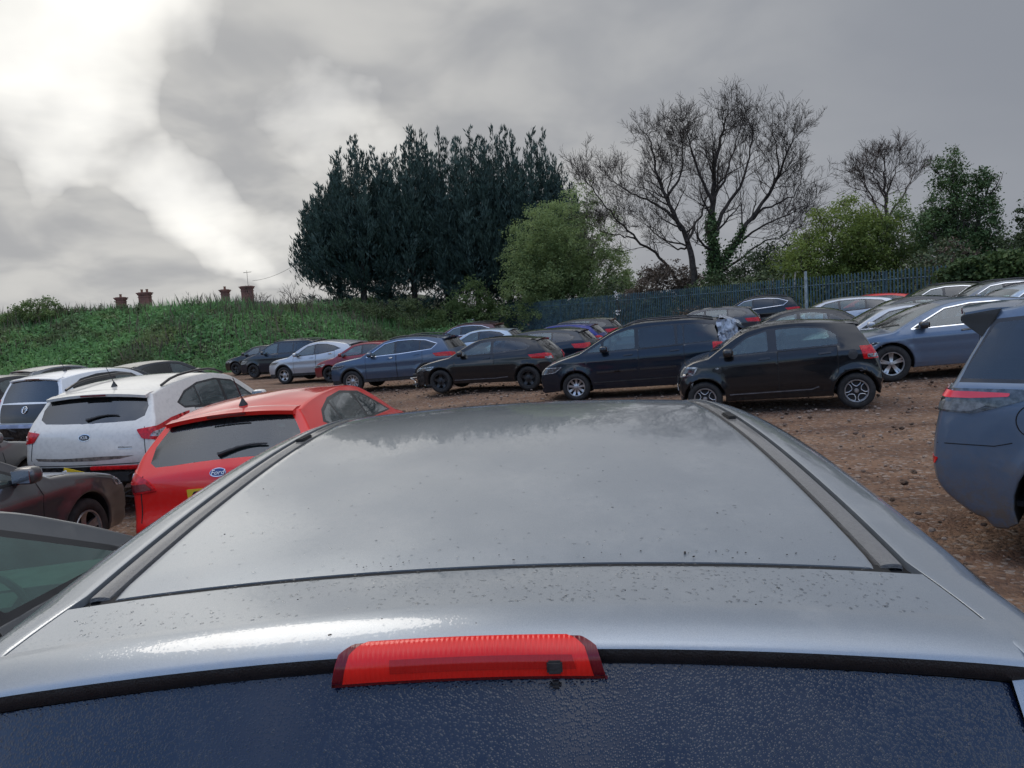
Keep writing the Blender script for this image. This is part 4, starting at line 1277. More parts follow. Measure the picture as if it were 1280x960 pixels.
    def cast(kind, p):
        if kind == 'sideL': o, d = Vector((X(p[0]), 3, p[1])), Vector((0, -1, 0))
        elif kind == 'sideR': o, d = Vector((X(p[0]), -3, p[1])), Vector((0, 1, 0))
        elif kind == 'rear': o, d = Vector((-L / 2 - 2, p[0], p[1])), Vector((1, 0, 0))
        elif kind == 'front': o, d = Vector((L / 2 + 2, p[0], p[1])), Vector((-1, 0, 0))
        elif kind == 'top': o, d = Vector((X(p[0]), p[1], 4)), Vector((0, 0, -1))
        else:                                                     # around a corner: angle in degrees * .009, height
            end, sg = kind[0], (1 if kind[1] == 'L' else -1)
            a = math.radians(p[0] / .009)
            cx = X(L - .55) if end == 'r' else X(.55); k = -1 if end == 'r' else 1
            ax = Vector((cx, sg * (Wd - .55), p[1])); d = Vector((k * math.cos(a), sg * math.sin(a), 0))
            o = ax + d * 3; d = -d
        h = bvh.ray_cast(o, d)
        if h[0] is None: return None
        nn = h[1]
        if nn.dot(d) > 0: nn = -nn
        return h[0], nn
    def patch(name, kind, poly, off, mat, parent=None, res=.05, rnd=0.0, skirt=True):
        if rnd: poly = round_poly(poly, rnd)
        poly = densify(poly, res)
        x0, x1 = min(p[0] for p in poly), max(p[0] for p in poly); z0, z1 = min(p[1] for p in poly), max(p[1] for p in poly)
        g_ = [(x, z) for x in np.arange(x0 + res / 2, x1, res) for z in np.arange(z0 + res / 2, z1, res)]
        v, t = triangulate(poly, [], g_)
        V = []; ok = {}
        for i, p in enumerate(v):
            h = cast(kind, p)
            if h is None: continue
            ok[i] = len(V); V.append(h[0] + h[1] * off); 
        nrm = {}
        F = []
        for q in t:
            if not all(i in ok for i in q): continue
            h = cast(kind, v[q[0]])
            a, b, c = (V[ok[i]] for i in q)
            f = tuple(ok[i] for i in q)
            if (b - a).cross(c - a).dot(h[1]) < 0: f = f[::-1]
            F.append(f)
        if not F: return None
        if skirt:
            cnt = {}
            for f in F:
                for k in range(3): e = (f[k], f[(k + 1) % 3]); cnt[e] = 1
            low_ = {}
            inv = {vv: kk for kk, vv in ok.items()}
            def lo(i):
                if i not in low_:
                    h = cast(kind, v[inv[i]]); low_[i] = len(V); V.append(h[0] - h[1] * .004)
                return low_[i]
            for (a, b) in list(cnt):
                if (b, a) not in cnt: F.append((b, a, lo(a), lo(b)))
        return add(name, mesh_from(name, V, F, True, 40), mat, parent)
    def ribbon(name, kind, line_, w, off, mat, parent=None, step_=.06):
        pts = []
        for a, b in zip(line_, line_[1:]):
            k = max(1, int(math.hypot(b[0] - a[0], b[1] - a[1]) / step_)); pts += [(a[0] + (b[0] - a[0]) * i / k, a[1] + (b[1] - a[1]) * i / k) for i in range(k)]
        pts.append(line_[-1]); V = []; 
        for i, p in enumerate(pts):
            q0, q1 = pts[max(0, i - 1)], pts[min(len(pts) - 1, i + 1)]
            t = np.array([q1[0] - q0[0], q1[1] - q0[1]]); t /= np.linalg.norm(t) + 1e-9; nn = np.array([-t[1], t[0]]) * w / 2
            for sg in (-1, 1):
                h = cast(kind, (p[0] + sg * nn[0], p[1] + sg * nn[1]))
                if h is None: return None
                V.append(h[0] + h[1] * off)
        F = [(2 * i, 2 * i + 1, 2 * i + 3, 2 * i + 2) for i in range(len(pts) - 1)]
        return add(name, mesh_from(name, V, F, True), mat, parent)
    # doors with window, handle, gap
    det = sp.get('detail', 2)
    for s_, kind in (('L', 'sideL'), ('R', 'sideR')):
        sg = 1 if s_ == 'L' else -1
        drs = sp.get('doors', [])
        di = []
        for k, (d0, d1) in enumerate(drs):
            m_ = pm('door%d%s' % (k, s_), 'door')
            d = add('door', m_, 'paint'); di.append(d)
            if det >= 1:
                ring = [r for r in regions if r[0] == 'door%d' % k][0][1]
                ribbon('door_gap', kind, ring + [ring[0]], .010, .0015, 'seam', d)
                hz = belt(d1) - .13
                patch('handle', kind, [(d1 - .30, hz), (d1 - .10, hz + .012), (d1 - .10, hz + .042), (d1 - .30, hz + .03)], .024, sp.get('handle_mat', 'paint'), d, .04, .012)
        tm = pm('window_trim' + s_, 'window_trim')
        if tm: add('window_trim', tm, 'trim')
        pd = sp.get('pane_door', [0, 1])                           # which door each pane belongs to
        for k in range(len(panes)):
            m_ = pm('pane%d%s' % (k, s_), 'side_window')
            if not m_: continue
            par_ = di[pd[k]] if k < len(pd) and pd[k] is not None and pd[k] < len(di) else None
            add('side_window', m_, 'glass' if k in sp.get('clear_panes', [0]) else 'rear_glass', par_)
        if sp.get('chrome_dlo'):
            ribbon('window_surround', kind, densify(dlo, .1) + [dlo[0]], .018, .004, 'chrome')
        if sp.get('rails'):
            r0, r1, hh = sp['rails']
            mb = MB(); pts_ = []
            for q in np.linspace(r0, r1, 9):
                i = min(range(tg['ws1'], tg['rg1'] + 1), key=lambda i: abs(O[i][0] - q)); t = (q - r0) / (r1 - r0)
                pts_.append((X(q), sg * (Ye[i] + .015), E[i][1] + .012 + hh * min(1, 6 * min(t, 1 - t) + .1)))
            mb.tube(pts_, .018, 8); add('roof_rail', mb.mesh('roof_rail'), sp.get('rail_mat', 'trim'))
        # mirror
        ms = sp.get('mirror', bot[0][0] + .22); mz = belt(ms) + .07; my = Yf(ms, belt(ms))
        mb = MB()
        bm_ = []
        for i in range(9):
            ph = -math.pi / 2 + math.pi * i / 8
            row = []
            for j in range(14):
                th = 2 * math.pi * j / 14
                cx, cy, cz_ = math.cos(ph) * math.cos(th), math.cos(ph) * math.sin(th), math.sin(ph)
                e = lambda v, p_: math.copysign(abs(v) ** p_, v)
                row.append((X(ms) + .085 * e(cx, .65) + .02, sg * (my + .125 + .105 * e(cy, .6)), mz + .075 * e(cz_, .65)))
            bm_.append(row)
        for i in range(8):
            for j in range(14):
                mb.add([bm_[i][j], bm_[i][(j + 1) % 14], bm_[i + 1][(j + 1) % 14], bm_[i + 1][j]], [(0, 1, 2, 3)])
        m0 = mb.mesh('mirror', recalc=False)
        bmm = bmesh.new(); bmm.from_mesh(m0); bmesh.ops.remove_doubles(bmm, verts=bmm.verts[:], dist=1e-4); bmesh.ops.recalc_face_normals(bmm, faces=bmm.faces[:]); bmm.to_mesh(m0); bmm.free()
        m0.polygons.foreach_set('use_smooth', [True] * len(m0.polygons))
        mi = add('mirror', m0, sp.get('mirror_mat', 'paint'))
        mb = MB(); mb.box((X(ms) + .02, sg * (my + .01), mz - .055), (.10, .10, .045)); add('mirror_arm', mb.mesh('mirror_arm', bevel=.01), 'trim', mi)
        mb = MB(); mb.box((X(ms) - .068, sg * (my + .125), mz), (.006, .16, .105)); add('mirror_glass', mb.mesh('mirror_glass', bevel=.002), 'chrome', mi)
        # lights
        hl = sp.get('head', [(.10, .60), (.62, .66), (.66, .74), (.15, .72)])
        h_ = patch('headlight', 'f' + s_, hl, .006, sp.get('head_mat', 'clear_lens'), None, .04, .02)
        if h_ is not None and det >= 2: patch('indicator', 'f' + s_, inset_poly(hl, .022), .010, 'smoke_lens', h_, .04)
        tl = sp.get('tail', [(.10, .72), (.78, .74), (.80, .92), (.15, .88)])
        t_ = patch('tail_light', 'r' + s_, tl, .010, sp.get('tail_mat', 'red_lens'), None, .04, .02)
        if t_ is not None and sp.get('tail_in'): patch('reversing_lens', 'r' + s_, sp['tail_in'], .014, sp.get('tail_in_mat', 'clear_lens'), t_, .04, .012)
        if t_ is not None and sp.get('tail_dark'): patch('dark_lens', 'r' + s_, sp['tail_dark'], .013, 'dark_red_lens', t_, .04, .012)
        if sp.get('fog'): patch('rear_reflector', 'r' + s_, sp['fog'], .006, 'red_lens', None, .04, .01)
    # front and rear furniture
    gr = sp.get('grille', [(-.42, .46), (.42, .46), (.45, .60), (-.45, .60)])
    patch('grille', 'front', gr, .004, 'trim', None, .06, .03)
    patch('air_intake', 'front', [(-.55, .26), (.55, .26), (.50, .38), (-.50, .38)], .004, 'trim', None, .06, .02)
    if sp.get('hood_gap', True):
        i = tg['h0'] + 1
        ribbon('bonnet_gap', 'front', [(-.62, O[i][1] - .03), (.62, O[i][1] - .03)], .010, .002, 'seam')
        for sg in (1, -1):
            ribbon('bonnet_gap', 'top', [(O[tg['h0'] + 2][0] + .05, sg * (Ye[tg['h0'] + 2] - .03)), (O[tg['ws0'] - 1][0], sg * (Ye[tg['ws0'] - 1] - .01))], .010, .002, 'seam')
    mb = MB()                                                       # wipers lie on the foot of the windscreen
    for (y0, y1) in ((.05, .62), (-.55, .02)):
        pts_ = []
        for t in np.linspace(0, 1, 6):
            h = cast('top', (float(O[tg['ws0']][0]) + .05 + .16 * t, y0 + (y1 - y0) * t))
            if h: pts_.append(h[0] + h[1] * .012)
        if len(pts_) > 2:
            mb = MB(); mb.tube(pts_, .009, 5); add('wiper', mb.mesh('wiper'), 'plastic')
    if sp.get('plate_r'):
        pz = sp['plate_r']; pl = patch('number_plate', 'rear', [(-.26, pz), (.26, pz), (.26, pz + .11), (-.26, pz + .11)], .008, 'plate_y', None, .09)
    if sp.get('plate_f', True): patch('number_plate', 'front', [(-.26, .42), (.26, .42), (.26, .53), (-.26, .53)], .012, 'plate_w', None, .09)
    i1 = tg['rg0']
    if sp.get('tail_gap', True):
        tz = sp.get('tail_gap_z', .58); hwd = Ye[i1] + .02
        ribbon('tailgate_gap', 'rear', [(-hwd * .96, O[i1][1] - .06), (-hwd, tz + .08), (-hwd * .93, tz), (hwd * .93, tz), (hwd, tz + .08), (hwd * .96, O[i1][1] - .06)], .010, .002, 'seam')
    if sp.get('spoiler'):
        ds, dz, th = sp['spoiler']; i = tg['rg1']; yw = Ye[i] + .01
        mb = MB(); n_ = 9
        rows = []
        for k in range(n_):
            y = -yw + 2 * yw * k / (n_ - 1); q = (abs(y) / yw) ** 2
            bx0, bz0 = O[i][0] - .16, float(np.interp(O[i][0] - .16, [p[0] for p in O[tg['ws1']:i + 1]], [p[1] for p in O[tg['ws1']:i + 1]])) + .004 - ps[i][2] * q
            ex, ez = O[i][0] + ds * (1 - .35 * q), O[i][1] + dz - ps[i][2] * q
            rows.append([(X(bx0), y, bz0), (X((bx0 + ex) / 2), y, (bz0 + ez) / 2 + .012), (X(ex), y, ez), (X(ex - .01), y, ez - th), (X(O[i][0] - .02), y, O[i][1] - .035 - ps[i][2] * q)])
        V = [p for r in rows for p in r]; F = [(k * 5 + j, k * 5 + j + 1, (k + 1) * 5 + j + 1, (k + 1) * 5 + j) for k in range(n_ - 1) for j in range(4)]
        F += [(0, 1, 2, 3, 4), tuple((n_ - 1) * 5 + j for j in (4, 3, 2, 1, 0))]
        mb.add(V, F); s_i = add('spoiler', mb.mesh('spoiler', angle=30), sp.get('spoiler_mat', 'paint'))
        if det >= 2:
            mb = MB(); mb.box((X(O[i][0] + ds) - .004, 0, O[i][1] + dz - th / 2), (.012, .34, th * .55)); add('brake_light', mb.mesh('brake_light', bevel=.003), 'dark_red_lens', s_i)
    if sp.get('aerial'):
        s_ = sp['aerial']; h = cast('top', (s_, 0))
        mb = MB(); p = h[0]
        mb.lathe([(.0, -.01), (.042, -.01), (.036, .012), (.016, .045), (.010, .06)], 12, c=tuple(p))
        ai = add('aerial', mb.mesh('aerial'), 'plastic')
        mb = MB(); mb.tube([p + Vector((0, 0, .05)), p + Vector((-.06, 0, .15)), p + Vector((-.13, 0, .26))], [.006, .005, .004], 6); add('aerial_rod', mb.mesh('aerial_rod'), 'plastic', ai)
    if sp.get('rear_wiper'):
        i = (tg['rg0'] * 2 + tg['rg1']) // 3; pts_ = []
        for t in np.linspace(0, 1, 6):
            h = cast('rear', (.02 - .40 * t, O[tg['rg0']][1] + .04 + .05 * math.sin(t * 2.2)))
            if h: pts_.append(h[0] + h[1] * .018)
        mb = MB(); mb.tube(pts_, [.02, .016, .013, .011, .010, .008], 6); add('rear_wiper', mb.mesh('rear_wiper'), 'plastic')
    # cabin
    zf = sill + .12
    wsx = O[tg['ws0']][0]; c0, c1 = wsx + .05, O[tg['rg0']][0] - .25
    mb = MB(); mb.box((X((c0 + c1) / 2), 0, zf), (c1 - c0, Wd * 1.6, .04)); add('cabin_floor', mb.mesh('cabin_floor'), 'cabin')
    zb_ = belt(wsx + .5)
    mb = MB(); mb.box((X(wsx + .34), 0, zb_ - .20), (.42, Wd * 1.62, .32)); dash = add('dashboard', mb.mesh('dashboard', bevel=.05), 'cabin')
    seats = [(wsx + 1.15, .37, .50), (wsx + 1.15, -.37, .50)] + ([(min(wsx + 2.0, c1 - .35), y, .46) for y in (.42, 0, -.42)] if sp.get('bench', True) else [])
    for (s, y, w) in seats:
        mb = MB()
        rt = Matrix.Rotation(R(-14), 3, 'Y')
        mb.box((X(s - .22), y, zf + .26), (.50, w, .16)); mb.box((X(s + .07), y, zb_ - .18), (.13, w * .96, .58), rt); mb.box((X(s + .17), y, min(zb_ + .22, H - .28)), (.10, w * .50, .18), rt)
        add('seat', mb.mesh('seat', bevel=.04), 'seat')
    mb = MB()
    cw = Vector((X(wsx + .62), -.37, zb_ - .06)); rot = Matrix.Rotation(R(68), 3, 'Y')
    mb.tube([cw + rot @ Vector((.18 * math.cos(a), .18 * math.sin(a), 0)) for a in np.linspace(0, 2 * math.pi, 20, endpoint=False)], .014, 6, closed=True)
    mb.box(cw, (.09, .30, .035), Matrix.Rotation(R(-22), 3, 'Y')); add('steering_wheel', mb.mesh('steering_wheel'), 'cabin')
    # wheels
    tyre, rim = wheel_meshes(RR, sp.get('tw', .21), sp.get('rim', 'spoke5'))
    for c in (wf, wr):
        for sg in (1, -1):
            yw = Yf(c, RR + Ra) - .03
            out.append(('wheel', None, None, (Vector((X(c), sg * (yw - sp.get('tw', .21) / 2), RR)), 0 if sg > 0 else math.pi)))
            w = len(out) - 1
            out.append(('tyre', w, tyre, 'rubber')); out.append(('rim', w, rim, ['rim', 'rim_back']))
    info = dict(cast=cast, patch=patch, ribbon=ribbon, add=add, out=out, X=X, O=O, tg=tg, Ye=Ye, Yf=Yf, belt=belt, parts=parts)
    if sp.get('extra'): sp['extra'](info)
    return out

_wheel_cache = {}
def wheel_meshes(RR, tw, style):
    """outer face towards +y"""
    key = (RR, tw, style)
    if key in _wheel_cache: return _wheel_cache[key]
    rr = RR * (.64 if style != 'steel' else .60); h = tw / 2
    mb = MB()
    mb.lathe([(rr, -h * .8), (rr + .02, -h), (RR - .03, -h), (RR - .006, -h * .75), (RR, -h * .4), (RR, h * .4), (RR - .006, h * .75), (RR - .03, h), (rr + .02, h), (rr, h * .8)], 40, 'Y')
    tyre = mb.mesh('tyre', angle=50)
    A = MB(); B = MB()
    A.lathe([(rr + .004, h * .82), (rr - .004, h * .95), (rr - .018, h * .93), (rr - .022, h * .70)], 40, 'Y')       # lip
    B.lathe([(rr - .018, h * .72), (rr - .03, -h * .6), (.0, -h * .6)], 40, 'Y')                                   # barrel
    B.lathe([(.0, h * .12), (rr * .70, h * .12), (rr * .70, 0)], 24, 'Y')                                         # disc
    yo = h * .80
    def spoke(a, w0, w1, r0=.03, r1=None, dep=.035, bow=.02):
        r1 = r1 or rr - .012; ca, sa = math.cos(a), math.sin(a); V = []
        for i in range(5):
            t = i / 4; r = r0 + (r1 - r0) * t; w = (w0 + (w1 - w0) * t) / 2; y = yo - bow * math.sin(t * math.pi) - .004 - .012 * (1 - t)
            for (dw, dy) in ((-w, 0), (w, 0), (w * .8, -dep), (-w * .8, -dep)):
                V.append((ca * r - sa * dw, y + dy, sa * r + ca * dw))
        F = [(i * 4 + k, i * 4 + (k + 1) % 4, (i + 1) * 4 + (k + 1) % 4, (i + 1) * 4 + k) for i in range(4) for k in range(4)] + [(0, 3, 2, 1), (16, 17, 18, 19)]
        A.add(V, F)
    tau = 2 * math.pi
    if style == 'spoke5':
        for k in range(5): spoke(tau * k / 5 + .3, .10, .07)
    elif style == 'double5':
        for k in range(5):
            for d in (-.13, .13): spoke(tau * k / 5 + .3 + d, .045, .04)
    elif style == 'spoke9':
        for k in range(9): spoke(tau * k / 9 + .2, .030, .060)
    elif style == 'multi':
        for k in range(10):
            for d in (-.10, .10): spoke(tau * k / 10 + d, .026, .026)
    elif style == 'steel':
        A.lathe([(rr - .02, h * .75), (rr * .8, h * .45), (rr * .5, h * .62), (.05, h * .6), (0, h * .6)], 32, 'Y')
    elif style == 'petal':
        B.lathe([(.0, yo - .03), (rr * .93, yo - .04), (rr * .95, yo - .07)], 32, 'Y')
        for k in range(5):
            a0 = tau * k / 5 + tau / 4
            loop = []
            for q in round_poly([(rr * .40, -.012), (rr * .58, -.062), (rr * .84, -.078), (rr * .93, 0), (rr * .84, .078), (rr * .58, .062), (rr * .40, .012)], .03, 4):
                loop.append((math.cos(a0) * q[0] - math.sin(a0) * q[1], yo - .020, math.sin(a0) * q[0] + math.cos(a0) * q[1]))
            A.tube(loop, .0075, 6, closed=True)
        A2 = [(rr * .13, yo - .02)]
    A.lathe([(.0, yo + .004), (.032, yo + .002), (.040, yo - .012), (.040, yo - .05)], 16, 'Y')
    ma, mb_ = A.mesh('a'), B.mesh('b')
    bm = bmesh.new(); bm.from_mesh(ma); na = len(bm.faces); bm.from_mesh(mb_)
    bm.faces.ensure_lookup_table()
    rim = bpy.data.meshes.new('rim'); rim.materials.append(None); rim.materials.append(None)
    for i, f in enumerate(bm.faces): f.material_index = 0 if i < na else 1; f.smooth = True
    bm.to_mesh(rim); bm.free(); rim.set_sharp_from_angle(angle=R(35))
    _wheel_cache[key] = (tyre, rim)
    return tyre, rim

_type_cache = {}
def place_car(name, typ, x, y, th, label, mats, group=None, cat='car', gz_=None, drop=(), level=False):
    """an Empty at the car's base; every part is a mesh of its own below it"""
    if typ not in _type_cache: _type_cache[typ] = build_car(TYPES[typ])
    L = _type_cache[typ]
    z = gz(x, y) if gz_ is None else gz_
    root = empty(name, (x, y, z))
    e = .5
    a = R(th)
    if level: root.rotation_euler = (0, 0, a)
    else:
        nx_ = (gz(x + e, y) - gz(x - e, y)) / (2 * e); ny_ = (gz(x, y + e) - gz(x, y - e)) / (2 * e)
        up_ = Vector((-nx_, -ny_, 1)).normalized(); fw = Vector((math.cos(a), math.sin(a), 0)); lf = up_.cross(fw).normalized(); fw = lf.cross(up_)
        root.rotation_euler = Matrix(((fw.x, lf.x, up_.x), (fw.y, lf.y, up_.y), (fw.z, lf.z, up_.z))).to_euler()
    tag(root, label, cat, group)
    objs = []
    for (nm, par, mesh, mt) in L:
        p = root if par is None else objs[par]
        if nm in drop or (p is None): objs.append(None); continue
        if mesh is None:
            o = bpy.data.objects.new(nm, None); COL.objects.link(o); o.parent = p
            o.location = mt[0]; o.rotation_euler = (0, 0, mt[1])
        else:
            ml = mt if isinstance(mt, list) else [mt]
            o = link(nm, mesh, [mats.get(k) or M[k] for k in ml], p)
        objs.append(o)
    return root
# ================================================================== CAR TYPES (side profile: s from the nose, z up)
M['rear_glass'] = M['privacy']; M['rim'] = M['rim_silver']

def text_on(info, kind, body, size, at, mat, parent=None, name='lettering', off=.010, shear=0.0, sx=1.0):
    cu = bpy.data.curves.new('lettering', 'FONT'); cu.body = body; cu.size = size; cu.align_x = 'CENTER'; cu.align_y = 'CENTER'; cu.shear = shear
    ob = bpy.data.objects.new('lettering', cu); me = bpy.data.meshes.new_from_object(ob)
    sg = -1 if kind in ('rear', 'sideR') else 1
    V = []
    for v in me.vertices:
        if kind == 'rear': p = (at[0] - v.co.x * sx, at[1] + v.co.y)
        else: p = (at[0] + sg * v.co.x * sx, at[1] + v.co.y)
        h = info['cast'](kind, p); V.append(h[0] + h[1] * off if h else Vector((0, 0, 0)))
    F = [tuple(p.vertices) for p in me.polygons]
    bpy.data.objects.remove(ob); bpy.data.curves.remove(cu); bpy.data.meshes.remove(me)
    return info['add'](name, mesh_from(name, V, F, False), mat, parent)

def ellipse(cx, cz, a, b, n=28): return [(cx + a * math.cos(2 * math.pi * k / n), cz + b * math.sin(2 * math.pi * k / n)) for k in range(n)]

def extra_white_suv(i):
    p, add = i['patch'], i['add']
    b = p('badge', 'rear', ellipse(0, .975, .070, .036), .008, 'trim', None, .03)
    p('badge_rim', 'rear', ellipse(0, .975, .077, .042), .005, 'chrome', b, .03)
    text_on(i, 'rear', 'KIA', .058, (0, .975), 'white', b, 'lettering', .013)
    e = p('model_script', 'rear', [(-.42, .820), (-.60, .820), (-.60, .823), (-.42, .823)], .004, 'chrome', None, .03)
    text_on(i, 'rear', 'eco', .045, (-.46, .845), 'trim', e, 'lettering', .005, .2)
    text_on(i, 'rear', 'dynamics', .03, (-.545, .840), 'trim', e, 'lettering', .005)
    # the rear bumper is missing: bare structure below the tailgate
    c = p('bumper_cavity', 'rear', [(-.78, .30), (.78, .30), (.80, .62), (-.80, .62)], .004, 'scrap', None, .06)
    X = i['X'](4.44)
    mb = MB(); mb.box((X - .06, 0, .50), (.07, 1.25, .12)); add('crash_beam', mb.mesh('crash_beam', bevel=.01), 'rim_back', c)
    mb = MB(); mb.box((X - .05, -.42, .61), (.06, .62, .05)); add('red_trim_strip', mb.mesh('red_trim_strip', bevel=.01), 'red_lens', c)
    mb = MB(); mb.box((X - .09, .06, .545), (.012, .34, .11), Matrix.Rotation(R(14), 3, 'X')); add('number_plate', mb.mesh('number_plate'), 'plate_y', c)
    mb = MB(); mb.box((X - .10, .20, .52), (.010, .10, .16), Matrix.Rotation(R(-24), 3, 'X')); add('paper_notice', mb.mesh('paper_notice'), 'white', c)
    g = random.Random(3)
    for k in range(7):
        mb = MB(); y = g.uniform(-.7, .7); z = g.uniform(.33, .58)
        mb.tube([(X - .04, y, z), (X - .10, y + g.uniform(-.15, .15), z + g.uniform(-.1, .05)), (X - .05, y + g.uniform(-.25, .25), z - .1)], .012, 5)
        add('loose_wire', mb.mesh('loose_wire'), 'plastic', c)
    # road film across the tailgate
    p('mud_streak', 'rear', [(-.62, .735), (-.2, .742), (.3, .728), (.70, .738), (.66, .705), (.25, .692), (-.1, .690), (-.45, .705)], .0015, 'tail_mud', None, .05)

def extra_red_hatch(i):
    p = i['patch']
    b = p('badge', 'rear', ellipse(0, .93, .062, .027), .010, 'badge_blue', None, .03)
    p('badge_rim', 'rear', ellipse(0, .93, .069, .033), .006, 'chrome', b, .03)
    text_on(i, 'rear', 'Ford', .048, (0, .928), 'white', b, 'lettering', .013, .25, 1.25)
    pl = p('number_plate', 'rear', [(-.27, .70), (.27, .70), (.27, .82), (-.27, .82)], .010, 'plate_y', None, .08, .008)
    p('dark_cover', 'rear', [(-.235, .715), (.20, .708), (.245, .74), (.21, .80), (-.10, .806), (-.23, .79)], .014, 'cover', pl, .05, .01)

def extra_city_car(i):
    p, add = i['patch'], i['add']
    t = p('tailgate_panel', 'rear', [(-.60, .60), (.60, .60), (.63, .93), (-.63, .93)], .010, 'trim', None, .06, .03)
    b = p('badge', 'rear', ellipse(0, .83, .062, .062, 30), .016, 'trim', t, .03)
    X = lambda pts: [i['cast']('rear', q) for q in pts]
    for ln, closed in ((ellipse(0, .83, .058, .058, 30), True), ([(.030, .876), (.012, .838), (0, .866), (-.012, .838), (-.030, .876)], False), ([(.049, .850), (.022, .785), (0, .826), (-.022, .785), (-.049, .850)], False)):
        h = X(ln); mb = MB(); mb.tube([q[0] + q[1] * .022 for q in h if q], .0065, 5, closed=closed); add('badge_emblem', mb.mesh('badge_emblem'), 'chrome', b)
    c = p('bumper_cavity', 'rear', [(-.70, .26), (.70, .26), (.72, .58), (-.72, .58)], .006, 'scrap', None, .06)
    x = i['X'](3.54)
    mb = MB(); mb.box((x - .05, 0, .545), (.06, 1.30, .07)); add('crash_beam', mb.mesh('crash_beam', bevel=.01), 'scrap_blue', c)
    g = random.Random(5)
    for k in range(9):
        mb = MB(); y = g.uniform(-.7, .7); z = g.uniform(.28, .5)
        mb.tube([(x - .03, y, z), (x - .13, y + g.uniform(-.15, .15), z + g.uniform(-.1, .08)), (x - .05, y + g.uniform(-.25, .25), z - .05)], .018, 5)
        add('torn_bracket', mb.mesh('torn_bracket'), 'plastic', c)

def extra_rear_right(i):
    """big blue-grey off-roader: filler flap, lamp bar, mud"""
    p, rb = i['patch'], i['ribbon']
    for kind in ('sideR',):
        rb('filler_flap', kind, ellipse(4.12, .99, .118, .118, 32) + [(4.238, .99)], .008, .0018, 'seam')
        pass
    rb('bumper_gap', 'rR', [(.05, .80), (.75, .80), (.86, .83)], .007, .0018, 'seam')

def extra_smart(i):
    p, rb, add = i['patch'], i['ribbon'], i['add']
    for k, kind in (('L', 'sideL'), ('R', 'sideR')):
        p('side_repeater', kind, ellipse(.76, .84, .030, .016, 12), .010, 'clear_lens', None, .03)
        p('filler_flap', kind, ellipse(2.98, .93, .075, .085, 16), .003, 'plastic', None, .05) if k == 'L' else None
        rb('sill_line', kind, [(.95, .36), (2.3, .38), (2.42, .42)], .022, .006, 'sill_pale')

def extra_black_mpv(i):
    p, rb, add = i['patch'], i['ribbon'], i['add']
    for kind in ('sideL', 'sideR'):
        p('rubbing_strip', kind, [(1.38, .60), (2.26, .62), (2.26, .66), (1.38, .64)], .014, 'trim', None, .06, .01)
        p('rubbing_strip', kind, [(2.34, .62), (3.12, .63), (3.12, .67), (2.34, .66)], .014, 'trim', None, .06, .01)
        rb('sill_line', kind, [(1.3, .40), (3.1, .42)], .03, .008, 'plastic')
    # crumpled plastic sheet taped over the broken rear corner
    g = random.Random(8)
    for sg in (1,):
        V = []; nx_, nz_ = 12, 10
        for a in range(nx_):
            for b in range(nz_):
                s = 4.02 + .42 * a / (nx_ - 1); z = 1.60 - .52 * b / (nz_ - 1)
                base = Vector((i['X'](s), .70 - .30 * (a / (nx_ - 1)) ** 2 * .5 + .10 * (1.6 - z), z - .05 * (a / (nx_ - 1))))
                V.append(base + Vector((g.uniform(-.025, .025), g.uniform(-.03, .05) + .05, g.uniform(-.02, .02))))
        F = [(a * nz_ + b, a * nz_ + b + 1, (a + 1) * nz_ + b + 1, (a + 1) * nz_ + b) for a in range(nx_ - 1) for b in range(nz_ - 1)]
        add('plastic_sheet', mesh_from('plastic_sheet', V, F, True, 50), 'sheet')
    V = []
    for a in range(9):
        for b in range(12):
            y = -.62 + 1.30 * b / 11; s = 4.08 + .46 * a / 8
            V.append(Vector((i['X'](s) + g.uniform(-.02, .02), y, 1.64 - .18 * (a / 8) ** 1.5 - .03 * (y / .6) ** 2 + g.uniform(-.02, .025))))
    F = [(a * 12 + b, a * 12 + b + 1, (a + 1) * 12 + b + 1, (a + 1) * 12 + b) for a in range(8) for b in range(11)]
    add('plastic_sheet', mesh_from('plastic_sheet', V, F, True, 50), 'sheet')

def extra_black_hatch(i):
    """torn off front corner"""
    p, add = i['patch'], i['add']
    c = p('broken_front', 'fL', [(.02, .24), (.62, .24), (.60, .66), (.30, .70), (.02, .62)], .008, 'scrap', None, .05)
    g = random.Random(4); x = i['X'](.0)
    for k in range(9):
        mb = MB(); y = g.uniform(-.1, .72); z = g.uniform(.22, .6)
        mb.tube([(x - .1, y, z), (x + g.uniform(.0, .09), y + g.uniform(-.12, .12), z + g.uniform(-.12, .1)), (x - .05, y + g.uniform(-.2, .2), z - .12)], .02, 5)
        add('torn_bracket', mb.mesh('torn_bracket'), 'plastic' if k % 3 else 'chrome', c)
    for kind in ('sideL', 'sideR'): i['ribbon']('sill_line', kind, [(1.2, .335), (2.4, .355), (2.75, .385)], .018, .006, 'sill_pale')

M['grey_lens'] = simple('grey_lens', (.20, .215, .235), .22, .1, .3, 26.0, coat=.3)
M['tail_glass'] = glass('blue_tailgate_glass', (.36, .50, .54), .03)
M['tail_mud'] = simple('brown_road_film', (.20, .165, .135), .9, 0, .35, 20.0, .3, 60.0)
M['cover'] = simple('dark_plate_cover', (.012, .018, .035), .5, 0, .3)
M['sill_pale'] = simple('pale_sill_edge', (.20, .21, .23), .2, .4, .2)  # paler, glossier strip along the sill

